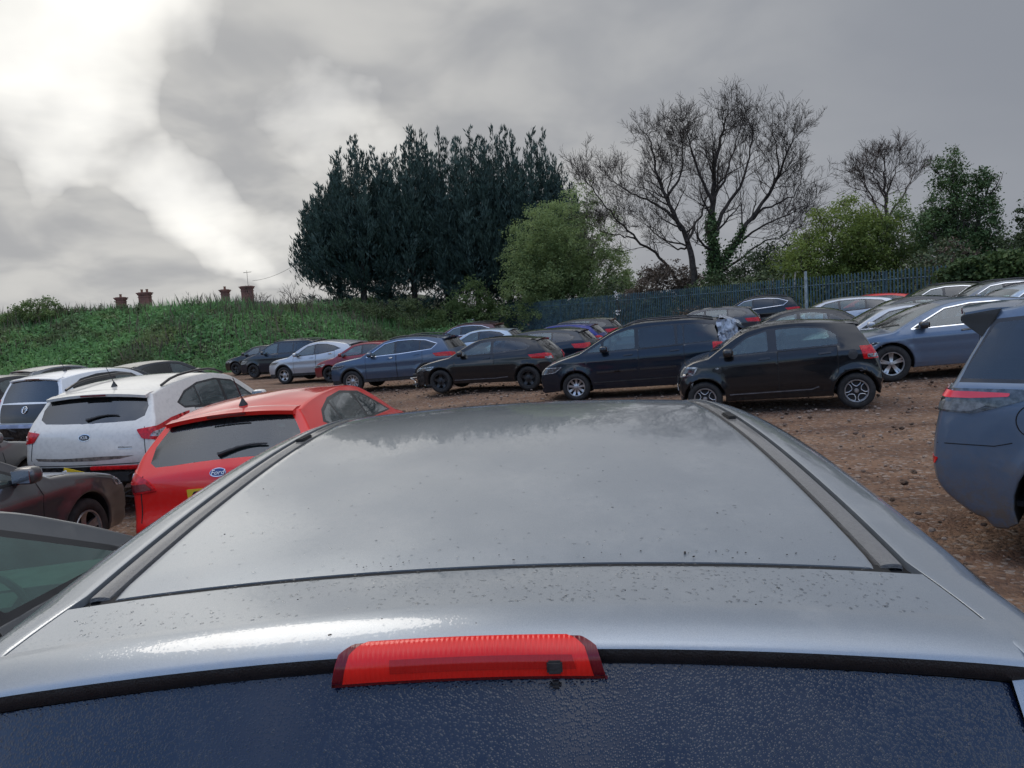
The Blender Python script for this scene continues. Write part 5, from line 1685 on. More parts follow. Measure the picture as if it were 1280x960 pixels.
TYPES = {}
UP_HATCH = [(.10, .20), (.03, .30), (0, .45), (.03, .60), (.12, .70, 'h0'), (.4, .82), (.8, .915), (1.08, .965, '!ws0'), (1.5, 1.21), (1.85, 1.375, 'ws1'), (2.2, 1.425), (2.6, 1.43), (3.1, 1.395), (3.52, 1.32, '!rg1'), (3.87, 1.00, '!rg0'), (3.96, .88), (4.03, .72), (4.05, .5), (4.02, .33), (3.93, .22)]
TYPES['small_hatch'] = dict(L=4.05, W=.85, H=1.43, wf=.83, wr=3.30, R=.315, yr=.60, up=UP_HATCH, bumper_z=.30,
    dlo=([(1.28, .955), (2.3, .99), (3.25, 1.06)], [(1.42, 1.03), (1.95, 1.30), (2.35, 1.355), (2.8, 1.345), (3.2, 1.27), (3.42, 1.15)]), pillars=[(2.34, 2.30, .08)],
    doors=[(1.26, 2.38)], pane_door=[0, None], clear_panes=[0], spoiler=(.05, .01, .03), crease=[(.70, .012, .05), (.86, .010, .05)], rim='spoke5',
    tail=[(.22, .76), (.80, .80), (.84, .90), (.50, .95), (.25, .92)], tail_in=[(.36, .80), (.55, .82), (.55, .87), (.38, .87)],
    head=[(.22, .56), (.85, .64), (.95, .73), (.35, .68)], plate_r=.62)
TYPES['black_hatch'] = dict(TYPES['small_hatch'], extra=extra_black_hatch, rim='spoke5', tail=[(.30, .80), (.88, .84), (.98, .93), (.55, .96), (.32, .93)], handle_mat='trim')
TYPES['red_hatch'] = dict(L=4.04, W=.865, H=1.44, wf=.83, wr=3.32, R=.315, yr=.60, tw=.20,
    up=[(.10, .20), (.03, .30), (0, .45), (.03, .62), (.14, .74, 'h0'), (.4, .86), (.75, .955), (1.0, 1.01, '!ws0'), (1.45, 1.24), (1.8, 1.385, 'ws1'), (2.15, 1.43), (2.6, 1.44), (3.1, 1.42), (3.56, 1.37, '!rg1'), (3.90, 1.01, '!rg0'), (3.96, .94), (3.99, .84), (4.00, .66), (4.04, .56), (4.04, .42), (4.0, .32), (3.92, .24)],
    dlo=([(1.22, 1.0), (2.2, 1.03), (3.2, 1.10)], [(1.36, 1.07), (1.9, 1.31), (2.4, 1.37), (2.85, 1.35), (3.2, 1.275), (3.36, 1.18)]), pillars=[(2.14, 2.12, .07), (2.98, 2.88, .045)],
    doors=[(1.2, 2.15), (2.16, 3.0)], pane_door=[0, 1, 1], clear_panes=[0, 1, 2], rear_mat='tail_glass', spoiler=(.10, .005, .035), rear_wiper=True, aerial=3.30, crease=[(.86, .014, .05), (.45, .01, .06)],
    rear_glass=[(0, .86), (.06, .92), (.5, .93), (.85, .92), (.97, .84), (1, .6)], tail_gap_z=.50,
    tail=[(.24, .83), (.55, .80), (.88, .82), (.95, .93), (.92, 1.05), (.70, 1.06), (.50, .99), (.32, .91)], tail_in=[(.50, .925), (.68, .93), (.74, 1.02), (.64, 1.025), (.50, .965)], tail_dark=[(.28, .84), (.55, .815), (.86, .835), (.86, .88), (.34, .89)],
    extra=extra_red_hatch, bumper_z=.30, sect={'rglass': (.07, .04, .05), 'tail': (.14, .16, .06)})
UP_SUV = [(.1, .24), (.02, .4), (0, .6), (.04, .82), (.15, .93, 'h0'), (.5, 1.03), (.95, 1.09), (1.2, 1.12, '!ws0'), (1.65, 1.38), (2.0, 1.545, 'ws1'), (2.4, 1.615), (2.9, 1.63), (3.5, 1.59), (3.98, 1.515, '!rg1'), (4.27, 1.14, '!rg0'), (4.34, 1.02), (4.39, .80), (4.40, .55), (4.33, .30)]
TYPES['suv'] = dict(L=4.4, W=.92, H=1.63, wf=.87, wr=3.50, R=.35, yr=.64, sill=.30, up=UP_SUV, clad=True, rim='multi', rails=(2.2, 3.8, .035),
    dlo=([(1.42, 1.085), (2.6, 1.12), (3.65, 1.19)], [(1.55, 1.16), (2.05, 1.455), (2.5, 1.525), (3.0, 1.525), (3.45, 1.475), (3.84, 1.34)]), pillars=[(2.45, 2.42, .08), (3.30, 3.24, .05)],
    doors=[(1.40, 2.46), (2.48, 3.36)], pane_door=[0, 1, None], clear_panes=[0], spoiler=(.12, .0, .035), chrome_dlo=True, tail=[(.16, .93), (.84, .96), (.96, 1.06), (.55, 1.08), (.18, 1.03)],
    head=[(.20, .74), (.80, .80), (.95, .90), (.35, .88)], plate_r=.74, crease=[(.86, .016, .05), (.60, .010, .06)])
TYPES['silver_crossover'] = dict(TYPES['suv'], rails=None, chrome_dlo=False, clad=True, rim='spoke5', up=[(.1, .24), (.02, .4), (0, .6), (.05, .78), (.18, .88, 'h0'), (.5, .99), (.9, 1.05), (1.12, 1.08, '!ws0'), (1.6, 1.36), (1.95, 1.52, 'ws1'), (2.3, 1.595), (2.8, 1.60), (3.4, 1.54), (3.9, 1.44, '!rg1'), (4.25, 1.12, '!rg0'), (4.34, 1.0), (4.39, .80), (4.40, .55), (4.33, .30)],
    H=1.60, dlo=([(1.38, 1.06), (2.6, 1.11), (3.35, 1.20)], [(1.5, 1.13), (2.0, 1.43), (2.45, 1.50), (2.9, 1.48), (3.3, 1.39), (3.62, 1.27)]), pillars=[(2.42, 2.38, .08)], pane_door=[0, 1])
TYPES['white_suv'] = dict(L=4.44, W=.93, H=1.62, wf=.90, wr=3.54, R=.35, yr=.71, sill=.30, clad=False, rim='spoke5', rails=(2.15, 3.75, .05),
    up=[(.1, .24), (.02, .4), (0, .6), (.04, .82), (.15, .93, 'h0'), (.5, 1.03), (.95, 1.09), (1.2, 1.12, '!ws0'), (1.65, 1.38), (2.0, 1.54, 'ws1'), (2.4, 1.61), (2.9, 1.62), (3.5, 1.575), (4.05, 1.49, '!rg1'), (4.32, 1.13, '!rg0'), (4.38, 1.04), (4.42, .86), (4.44, .70), (4.42, .55), (4.35, .32)],
    dlo=([(1.42, 1.09), (2.6, 1.13), (3.55, 1.20)], [(1.56, 1.17), (2.05, 1.45), (2.5, 1.515), (3.0, 1.50), (3.4, 1.42), (3.66, 1.29)]), pillars=[(2.43, 2.40, .08), (3.16, 3.10, .04)],
    doors=[(1.40, 2.45), (2.47, 3.33)], pane_door=[0, 1, 1], clear_panes=[0, 1, 2], spoiler=(.11, -.005, .035), rear_wiper=True, aerial=3.72, plate_f=True, tail_gap_z=.64,
    rear_glass=[(0, .86), (.08, .95), (.40, .97), (.75, .93), (.93, .80), (1.0, .45), (1.02, .15), (1.04, .1)], rear_mat='privacy_blue',
    tail=[(.33, .93), (.55, .885), (.80, .93), (1.10, 1.10), (1.16, 1.16), (.78, 1.13), (.50, 1.07), (.28, 1.04)], tail_in=[(.40, .955), (.58, .925), (.60, 1.03), (.44, 1.005)],
    crease=[(.90, .014, .05)], extra=extra_white_suv, sect={'rglass': (.08, .045, .055), 'tail': (.13, .16, .06)})
TYPES['mpv'] = dict(L=4.4, W=.895, H=1.66, wf=.90, wr=3.58, R=.315, yr=.66, sill=.24,
    up=[(.08, .2), (.02, .35), (0, .52), (.05, .68), (.16, .79, 'h0'), (.5, .94), (.85, 1.04), (1.0, 1.08, '!ws0'), (1.5, 1.37), (1.85, 1.54, 'ws1'), (2.3, 1.645), (2.9, 1.66), (3.6, 1.645), (4.18, 1.58, '!rg1'), (4.34, 1.1, '!rg0'), (4.38, .9), (4.40, .6), (4.38, .4), (4.32, .25)],
    dlo=([(1.10, 1.045), (2.3, 1.07), (4.08, 1.13)], [(1.18, 1.10), (1.75, 1.425), (2.1, 1.53), (2.8, 1.565), (3.6, 1.55), (4.04, 1.49)]), pillars=[(1.42, 1.62, .06), (2.30, 2.30, .09), (3.16, 3.14, .06), (3.32, 3.30, .03)],
    doors=[(1.16, 2.30), (2.32, 3.30)], pane_door=[0, 0, 1, 1, None], clear_panes=[0, 1], rim='spoke9', rails=(2.0, 3.95, .03), spoiler=(.07, 0, .03), mirror=1.60,
    head=[(.20, .62), (.70, .66), (.88, .79), (.40, .78)], tail=[(.2, .75), (.75, .75), (.75, 1.12), (.3, 1.1)], crease=[(.88, .008, .05)], extra=extra_black_mpv, handle_mat='trim')
TYPES['plain_mpv'] = dict(TYPES['mpv'], extra=None)
TYPES['tiny_car'] = dict(L=3.50, W=.83, H=1.55, wf=.52, wr=3.01, R=.305, yr=.60, sill=.24,
    up=[(.08, .22), (.02, .4), (0, .58), (.04, .78), (.16, .92, 'h0'), (.40, 1.01), (.60, 1.05, '!ws0'), (.95, 1.29), (1.22, 1.445, 'ws1'), (1.6, 1.53), (2.1, 1.55), (2.65, 1.515), (3.08, 1.45, '!rg1'), (3.33, 1.06, '!rg0'), (3.42, .9), (3.48, .7), (3.49, .45), (3.42, .26)],
    dlo=([(.80, 1.03), (1.8, 1.06), (2.80, 1.09)], [(.92, 1.10), (1.28, 1.35), (1.65, 1.455), (2.15, 1.465), (2.55, 1.42), (2.76, 1.30)]), pillars=[(1.72, 1.69, .15)],
    doors=[(.82, 1.76), (1.78, 2.74)], pane_door=[0, 1], clear_panes=[0, 1], rim='petal', mirror=.98, crease=[(.92, .010, .05), (.45, .012, .08)], flare=.03,
    head=[(.28, .70), (.62, .74), (.70, .88), (.40, .90)], tail=[(.30, .84), (.62, .84), (.66, 1.06), (.36, 1.06)], tail_in=[(.36, .86), (.56, .86), (.57, .92), (.37, .92)], extra=extra_smart, handle_mat='trim', mirror_mat='trim', spoiler=(.06, .0, .03), rear_mat='glass',
    sect={'front': (.14, .22, .07)}, grille=[(-.4, .5), (.4, .5), (.36, .68), (-.36, .68)])
TYPES['coupe_suv'] = dict(L=4.68, W=.95, H=1.56, wf=.90, wr=3.89, R=.375, yr=.62, sill=.27,
    up=[(.1, .25), (.02, .4), (0, .6), (.06, .80), (.2, .90, 'h0'), (.6, 1.0), (.95, 1.04, '!ws0'), (1.55, 1.34), (2.0, 1.50, 'ws1'), (2.5, 1.56), (3.0, 1.55), (3.6, 1.47), (4.0, 1.39, '!rg1'), (4.5, 1.13, '!rg0'), (4.6, 1.08), (4.66, .85), (4.66, .5), (4.58, .30)],
    dlo=([(1.30, 1.04), (2.6, 1.06), (3.75, 1.16)], [(1.42, 1.11), (2.0, 1.395), (2.5, 1.46), (3.0, 1.455), (3.5, 1.375), (3.86, 1.25)]), pillars=[(2.50, 2.46, .08), (3.4, 3.3, .05)],
    doors=[(1.32, 2.52), (2.54, 3.48)], pane_door=[0, 1, None], clear_panes=[0], rim='double5', chrome_dlo=True, mirror_mat='trim', spoiler=(.06, .02, .025), head=[(.25, .70), (.85, .76), (.95, .84), (.35, .80)], crease=[(.86, .02, .06), (.55, -.012, .10)], handle_mat='trim')
UP_SAL = [(.1, .20), (.02, .32), (0, .5), (.06, .66), (.2, .75, 'h0'), (.6, .87), (1.0, .94), (1.3, .975, '!ws0'), (1.75, 1.24), (2.1, 1.38, 'ws1'), (2.5, 1.44), (2.9, 1.45), (3.4, 1.40), (3.7, 1.32, '!rg1'), (4.15, 1.04, '!rg0'), (4.5, 1.0), (4.58, .90), (4.6, .65), (4.58, .4), (4.5, .22)]
TYPES['saloon'] = dict(L=4.6, W=.90, H=1.45, wf=.90, wr=3.62, R=.325, yr=.58, up=UP_SAL, dlo=([(1.52, .975), (2.6, 1.0), (3.70, 1.05)], [(1.66, 1.05), (2.15, 1.30), (2.6, 1.37), (3.0, 1.36), (3.4, 1.28), (3.75, 1.13)]), pillars=[(2.60, 2.56, .08), (3.35, 3.28, .05)],
    doors=[(1.50, 2.60), (2.62, 3.46)], pane_door=[0, 1, None], clear_panes=[0, 1], rim='double5', tail=[(.15, .78), (.80, .82), (.82, .95), (.2, .95)], crease=[(.78, .014, .05)], chrome_dlo=False)
TYPES['taupe_saloon'] = dict(TYPES['saloon'], crease=[(.80, .03, .06), (.55, -.01, .08)], flare=.03)
UP_EST = UP_SAL[:11] + [(2.9, 1.46), (3.5, 1.44), (4.0, 1.38), (4.18, 1.34, '!rg1'), (4.48, 1.03, '!rg0'), (4.55, .92), (4.6, .7), (4.58, .4), (4.5, .22)]
TYPES['estate'] = dict(TYPES['saloon'], H=1.46, up=UP_EST, dlo=([(1.52, .975), (2.6, 1.0), (4.0, 1.06)], [(1.66, 1.05), (2.15, 1.30), (2.6, 1.375), (3.3, 1.37), (3.9, 1.29), (4.14, 1.16)]), pillars=[(2.60, 2.56, .08), (3.42, 3.38, .06)], spoiler=(.08, 0, .03), chrome_dlo=False,
    tail=[(.15, .80), (.75, .84), (.85, .97), (.2, .97)])
TYPES['near_hatch'] = dict(TYPES['red_hatch'], extra=None, aerial=None, clear_panes=[0, 1, 2], spoiler=(.06, 0, .03))
TYPES['city_car'] = dict(L=3.54, W=.82, H=1.48, wf=.62, wr=3.04, R=.295, yr=.62,
    up=[(.08, .2), (.02, .35), (0, .5), (.04, .68), (.14, .80, 'h0'), (.4, .92), (.72, 1.0, '!ws0'), (1.15, 1.28), (1.45, 1.42, 'ws1'), (1.8, 1.475), (2.3, 1.48), (2.8, 1.45), (3.22, 1.39, '!rg1'), (3.42, .95, '!rg0'), (3.50, .80), (3.54, .6), (3.54, .42), (3.46, .24)],
    dlo=([(.92, 1.0), (2.0, 1.03), (3.0, 1.08)], [(1.04, 1.07), (1.5, 1.33), (1.9, 1.395), (2.4, 1.39), (2.8, 1.33), (3.05, 1.2)]), pillars=[(2.0, 1.98, .08)], doors=[(.9, 2.02)], pane_door=[0, None], clear_panes=[0], rim='steel', aerial=2.5,
    tail=[(.42, .60), (.62, .60), (.62, 1.02), (.46, 1.02)], rear_glass=[(0, .92), (.3, .95), (1, .95)], rear_mat='tail_glass', extra=extra_city_car, tail_gap=False, spoiler=(.05, 0, .025))
TYPES['big_offroader'] = dict(L=4.86, W=.985, H=1.885, wf=.90, wr=3.80, R=.385, yr=.72, sill=.24, clad=False, rim='double5',
    up=[(.1, .3), (.02, .5), (0, .75), (.05, .98), (.15, 1.08, 'h0'), (.6, 1.16), (1.1, 1.20), (1.35, 1.23, '!ws0'), (1.8, 1.52), (2.1, 1.75, 'ws1'), (2.6, 1.86), (3.2, 1.885), (3.9, 1.86), (4.42, 1.80, '!rg1'), (4.70, 1.24, '!rg0'), (4.76, 1.16), (4.80, 1.0), (4.83, .80), (4.83, .58), (4.79, .44), (4.62, .27), (4.36, .14)],
    dlo=([(1.55, 1.22), (2.8, 1.235), (4.64, 1.25)], [(1.68, 1.30), (2.15, 1.60), (2.7, 1.69), (3.4, 1.70), (4.0, 1.735), (4.40, 1.70)]), pillars=[(2.72, 2.70, .09), (3.62, 3.58, .06)],
    doors=[(1.53, 2.72), (2.74, 3.62)], pane_door=[0, 1, None], clear_panes=[0], spoiler=(.27, -.005, .085), rear_glass=[(0, .84), (.06, .90), (.5, .91), (1, .88)],
    tail=[(.08, 1.055), (.62, 1.03), (.76, 1.075), (1.02, 1.16), (1.22, 1.185), (1.20, 1.20), (.70, 1.205), (.10, 1.205)], tail_mat='smoke_lens', tail_in_mat='grey_lens', tail_in=[(.40, 1.055), (.60, 1.045), (.70, 1.09), (.66, 1.11), (.42, 1.11)], fog=[(.12, .66), (.42, .64), (.44, .69), (.14, .71)],
    crease=[(1.16, .012, .05)], extra=None, plate_r=.86, sect={'rglass': (.07, .05, .05), 'tail': (.10, .13, .05)}, gap=.07)
def extra_big(i):
    extra_rear_right(i)
    x = i['X'](4.52)
    for sg in (1, -1):                                              # dark winglets under the roof spoiler
        mb = MB(); V = []
        for (dx, dz) in ((.17, 1.775), (-.09, 1.735), (-.09, 1.69), (.06, 1.56)): V += [(x + dx, sg * .73, dz), (x + dx - .01, sg * .60, dz)]
        mb.add(V, [(0, 2, 4, 6), (7, 5, 3, 1), (0, 1, 3, 2), (2, 3, 5, 4), (4, 5, 7, 6), (6, 7, 1, 0)])
        i['add']('spoiler_fin', mb.mesh('spoiler_fin', bevel=.008), 'trim')
    for k in 'LR': i['patch']('light_bar', 'r' + k, [(.16, 1.145), (.60, 1.140), (.84, 1.155), (.85, 1.180), (.60, 1.188), (.16, 1.195)], .016, 'lit_red', None, .04, .012)
TYPES['big_offroader']['extra'] = extra_big
M['privacy_blue'] = M['privacy']
# ================================================================== THE SILVER CAR IN THE FOREGROUND
def silver_paint():
    m, t, out = mat_base('wet_silver_paint')
    oc = t.new('ShaderNodeTexCoord').outputs['Object']
    n1 = t.noise(oc, 6.0, 6.0, 0.65); n2 = t.noise(oc, 60.0, 4.0, 0.7); fl = t.noise(oc, 1500.0, 1.0)
    film = t.math('MULTIPLY', t.rng(n1, 0.35, 0.75), t.rng(n2, 0.3, 0.7, 0.25, 1.0))
    base = t.mix(t.rng(fl, .3, .7), (.23, .26, .29), (.32, .35, .38))
    col = t.mix(t.math('MULTIPLY', film, .32), base, (.33, .32, .29))
    wet = t.bump(t.noise(oc, 9.0, 3.0), 0.04, 0.01)
    spots = t.bump(t.rng(t.voronoi(oc, 210.0), 0.05, 0.45, 1.0, 0.0), 0.10, 0.0012, wet)
    p = principled(t, out, col, .36, t.math('SUBTRACT', .55, t.math('MULTIPLY', film, .30)), None, 1.0, t.math('ADD', .012, t.math('MULTIPLY', film, .06)), .5, spots)
    return m
M['silver'] = silver_paint()
def wet_glass():
    m, t, out = mat_base('dark_wet_rear_glass')
    oc = t.new('ShaderNodeTexCoord').outputs['Object']
    v1 = t.voronoi(oc, 330.0); v2 = t.voronoi(oc, 140.0)
    h = t.math('ADD', t.rng(v1, .1, .55, 1.0, 0.0), t.math('MULTIPLY', t.rng(v2, .05, .35, 1.0, 0.0), 1.6))
    n = t.noise(oc, 7.0, 5.0, .7)
    b = t.bump(h, 0.28, 0.0012)
    col = t.mix(t.rng(n, .35, .7), (.004, .009, .026), (.012, .018, .036))
    principled(t, out, col, t.rng(n, .3, .7, .10, .24), 0.0, b, .35, .05, .4, b)
    return m
M['wet_glass'] = wet_glass()
def lens_mat(name, c, e=.5):
    m, t, out = mat_base(name)
    oc = t.new('ShaderNodeTexCoord').outputs['Object']
    wv = t.new('ShaderNodeTexWave'); wv.bands_direction = 'Y'; t.l.new(oc, wv.inputs[0]); wv.inputs['Scale'].default_value = 55.0; wv.inputs['Distortion'].default_value = .3
    rib = t.bump(wv.outputs[0], .35, .002)
    p = principled(t, out, t.mix(t.noise(oc, 40.0, 3.0), c, tuple(k * 1.2 for k in c)), .22, 0.0, rib, .35, .06, .25)
    p.inputs['Subsurface Weight'].default_value = .3; p.inputs['Subsurface Radius'].default_value = (.02, .002, .002); p.inputs['Subsurface Scale'].default_value = .3
    return m
M['lens_outer'] = lens_mat('brake_lens_rim', (.12, .004, .010)); M['lens_inner'] = lens_mat('brake_lens_bright', (.62, .014, .010)); M['lens_band'] = lens_mat('brake_lens_band', (.36, .008, .007))
M['mould'] = simple('grey_roof_moulding', (.165, .163, .160), .5, 0.0, .08, 140.0, .6, 450.0, coat=.8)
M['lip'] = simple('black_lip_plastic', (.012, .012, .014), .45, 0, .2, 60.0, .3, 400.0)

TYPES['silver_mpv'] = dict(L=4.4, W=.925, H=1.655, wf=.92, wr=3.62, R=.33, yr=.70, up=[(.1, .22), (.02, .35), (0, .55), (.06, .72), (.2, .82, 'h0'), (.6, .97), (.95, 1.05, '!ws0'), (1.5, 1.39), (1.95, 1.585, 'ws1'), (2.3, 1.632), (2.95, 1.632), (3.63, 1.565), (3.80, 1.535, '!rg1'), (4.16, 1.06, '!rg0'), (4.30, .9), (4.38, .7), (4.40, .5), (4.34, .28)],
    dlo=([(1.08, 1.03), (2.4, 1.06), (3.75, 1.12)], [(1.2, 1.10), (1.75, 1.42), (2.2, 1.50), (2.9, 1.515), (3.4, 1.48), (3.72, 1.38)]), pillars=[(1.45, 1.62, .05), (2.42, 2.42, .09), (3.25, 3.23, .06)], doors=[(1.15, 2.42), (2.44, 3.3)], pane_door=[0, 0, 1, None], clear_panes=[0, 1], rim='double5', mirror=1.62, tail=[(.2, .80), (.8, .84), (.85, 1.06), (.25, 1.0)], plate_r=.70)
SX, SY = -.115 + .055 * 2.5, 2.5
SZ = gz(SX, SY); STH = 90 - math.degrees(math.atan(.055))
silver = place_car('silver_car', 'silver_mpv', SX, SY, STH, 'wet silver car filling the foreground, seen over its roof and red high brake light', dict(paint=M['silver'], rear_glass=M['privacy']), 'cars parked in the yard', level=True)
zm_c = np.polyfit([.8, 1.066, 1.42, 1.75, 2.1, 2.35, 2.6, 2.78], [1.535, 1.578, 1.620, 1.643, 1.655, 1.650, 1.632, 1.608], 4)
zm = lambda y: float(np.polyval(zm_c, y))
def LP(y, xr, z): return (y - SY, -xr, z - SZ)
def gridmesh(name, rows, skirt=0.0, flip=False, thick=None):
    nr, nc = len(rows), len(rows[0]); V = [p for r in rows for p in r]
    F = [(a * nc + b, a * nc + b + 1, (a + 1) * nc + b + 1, (a + 1) * nc + b) for a in range(nr - 1) for b in range(nc - 1)]
    if skirt:
        ring = [b for b in range(nc)] + [a * nc + nc - 1 for a in range(1, nr)] + [(nr - 1) * nc + b for b in range(nc - 2, -1, -1)] + [a * nc for a in range(nr - 2, 0, -1)]
        o = len(V); V += [(V[i][0], V[i][1], V[i][2] - skirt) for i in ring]; k = len(ring)
        F += [(ring[i], ring[(i + 1) % k], o + (i + 1) % k, o + i) for i in range(k)]
    m = mesh_from(name, V, F, False)
    bm = bmesh.new(); bm.from_mesh(m); bmesh.ops.recalc_face_normals(bm, faces=bm.faces[:])
    up_ = sum(f.normal.z * f.calc_area() for f in bm.faces)
    if up_ < 0: bmesh.ops.reverse_faces(bm, faces=bm.faces[:])
    bm.to_mesh(m); bm.free()
    m.polygons.foreach_set('use_smooth', [True] * len(m.polygons)); m.set_sharp_from_angle(angle=R(40))
    return m
YSEAM = 1.056
def roof_z(y, x): return zm(y) + (.027 - .007 * min(1, max(0, (y - 1.05) / 1.2))) * (1 - (x / .545) ** 2)
rows = []
xsr = [-.543, -.541, -.534, -.52] + list(np.linspace(-.48, .48, 25)) + [.52, .534, .541, .543]
for i in range(44):
    t = i / 43; r = []
    for x in xsr:
        y = YSEAM + t * (2.74 + .07 * (1 - (x / .55) ** 2) - YSEAM)
        e = max(0, (abs(x) - .530) / .013); e2 = max(0, (YSEAM + .010 - y) / .010)
        r.append(LP(y, x, roof_z(y, x) - .004 * e * e - .003 * min(1, e2) ** 2))
    rows.append(r)
link('roof_panel', gridmesh('roof_panel', rows, .014), M['silver'], silver)
rows = [[LP(y, x, roof_z(max(y, 1.05), x) - .0055) for x in np.linspace(-.56, .56, 25)] for y in (1.012, 1.030, 1.045, 1.07)]
link('roof_seal', gridmesh('roof_seal', rows), M['seam'], silver)
def hz(y, x):
    t = min(1, max(0, (1.05 - y) / .27))
    return 1.6045 + .004 * math.sin(t * math.pi) + .002 * t * t - (.080 + .15 * t) * x * x - (0.30 * max(0, abs(x) - .52) ** 2) * t
edge = lambda y: .584 + .055 * min(1.2, max(0, (1.056 - y) / .25))
zl = lambda q, w=.63: hz(ylip(q * w) + .065, q * w)
ylip = lambda x: .825 + .035 * (x / .62) ** 2
for sg in (-1, 1):
    ys_ = np.linspace(1.02, 2.80, 44)
    rows = [[LP(y, sg * x, zm(y) - .003 + dz) for (x, dz) in ((.5500, -.004), (.5515, 0), (.558, .0015), (.566, .002), (.573, .0015), (.5795, 0), (.581, -.004))] for y in ys_ if y > 1.05]
    mo = link('roof_moulding', gridmesh('roof_moulding', rows, .006), M['mould'], silver)
    rows = [[LP(y, sg * x, zm(y) - .012) for x in (.535, .56, .59)] for y in ys_]
    link('moulding_channel', gridmesh('moulding_channel', rows), M['seam'], mo)
    for yc in (2.02,):
        mb = MB(); p = Vector(LP(yc, sg * .566, zm(yc) + .001)); mb.box(p, (.085, .022, .008)); link('rack_cap', mb.mesh('rack_cap', bevel=.003), M['seam'], mo)
    rows = []
    for y in list(np.linspace(.80, 1.05, 10)) + list(np.linspace(1.066, 2.95, 34)):
        x0 = edge(y) + .003; zb0 = zm(y) if y >= 1.06 else hz(y, edge(y))
        r = []
        for (dx, dz) in ((0, -.012), (0.0003, -.0008), (.0018, .0), (.014, -.002), (.044, -.009), (.074, -.020), (.104, -.036), (.128, -.056), (.148, -.084), (.162, -.12), (.170, -.17), (.174, -.24)):
            r.append(LP(y if y > .86 else max(y, ylip(min(.64, x0 + dx * .3)) + .004), sg * (x0 + dx * (1 if y > 1.06 else .80 + .2 * (y - .8) / .26)), zb0 + dz))
        rows.append(r)
    link('roof_side', gridmesh('roof_side', rows), M['silver'], silver)
    rows = []                                                       # painted pillar beside the rear glass
    for t in np.linspace(0, 1, 12):
        yy = ylip(.62) + .012 - .27 * t; zz = zl(1) - .045 - .50 * t
        rows.append([LP(yy - .004, sg * (.615 + .03 * t), zz + .0), LP(yy - .002, sg * (.632 + .03 * t), zz + .008), LP(yy + .01, sg * (.65 + .05 * t), zz + .008), LP(yy + .05, sg * (.685 + .07 * t), zz), LP(yy + .14, sg * (.71 + .10 * t), zz)])
    link('rear_pillar', gridmesh('rear_pillar', rows), M['silver'], silver)
# tailgate top
rows = []
for i in range(26):
    t = i / 25; r = []
    for q in np.linspace(-1, 1, 49):
        y1 = YSEAM - .026; x = q * edge(y1 - t * .2)
        y0 = ylip(x) + .065; y = y1 + (y0 - y1) * t; x = q * edge(y)
        r.append(LP(y, x, hz(y, x) - (.004 if i == 0 else 0)))
    rows.append(r)
lips = [(.058, -.0005), (.050, -.0016), (.040, -.0040), (.030, -.0075), (.021, -.0118), (.013, -.0165), (.006, -.0212), (.002, -.025), (0, -.029)]
for (dy, dz) in lips:
    rows.append([LP(ylip(q * .63) + dy, q * edge(.84), zl(q, edge(.88)) + dz) for q in np.linspace(-1, 1, 49)])
tailg = link('tailgate', gridmesh('tailgate', rows, 0), M['silver'], silver)
rows = []
for (dy, dz) in ((.002, -.0285), (.0015, -.033), (.003, -.040), (.008, -.048), (.016, -.054), (.03, -.056)):
    rows.append([LP(ylip(q * .63) + dy, q * .628, zl(q) + dz) for q in np.linspace(-1, 1, 41)])
link('lip_trim', gridmesh('lip_trim', rows), M['lip'], tailg)
rows = []
for t in np.linspace(0, 1, 22):
    rows.append([LP(ylip(q * .63) + .012 - .275 * t - .02 * math.sin(t * math.pi), q * (.615 + .03 * t), zl(q) - .051 - .52 * t) for q in np.linspace(-1, 1, 33)])
rg = link('rear_glass', gridmesh('rear_glass', rows), M['wet_glass'], tailg)
# high brake light
prof = [(.846, 1.5860), (.840, 1.5885), (.832, 1.5870), (.8245, 1.5820), (.819, 1.575), (.816, 1.567), (.8155, 1.558), (.817, 1.549), (.824, 1.547)]
def bl_w(t): return .092 + .046 * min(1, t / .38) ** .5 + .018 * t
def bl_rows(t0, t1, dw, off, x0=None, x1=None, n=25, m=14):
    rows = []
    for a in np.linspace(t0, t1, m):
        k = a * (len(prof) - 1); i = min(len(prof) - 2, int(k)); f = k - i
        y = prof[i][0] * (1 - f) + prof[i + 1][0] * f; z = prof[i][1] * (1 - f) + prof[i + 1][1] * f
        ny, nz_ = -(1 if a > .3 else .6), (.3 if a > .3 else .8)
        w = bl_w(a) - dw; xa, xb = (-w if x0 is None else max(-w, x0)), (w if x1 is None else min(w, x1))
        rows.append([LP(y + ny * off + .035 * (x / .62) ** 2, x, z + .004 + nz_ * off - .20 * x * x) for x in np.linspace(xa, xb, n)])
    return rows
bl_ = link('brake_light', gridmesh('brake_light', bl_rows(0, 1, 0, 0), .004), M['lens_outer'], tailg)
link('lit_lens', gridmesh('lit_lens', bl_rows(.17, .92, .013, .0016)), M['lens_inner'], bl_)
link('reflector_band', gridmesh('reflector_band', bl_rows(.52, .74, .03, .0026, -.085, .125)), M['lens_band'], bl_)
mb = MB(); mb.box(LP(.813, .098, 1.564), (.006, .017, .015)); link('washer_jet', mb.mesh('washer_jet', bevel=.002), M['plastic'], bl_)
mb = MB(); mb.box(LP(.822, .098, 1.540), (.010, .013, .008)); link('jet_foot', mb.mesh('jet_foot', bevel=.003), M['plastic'], bl_)
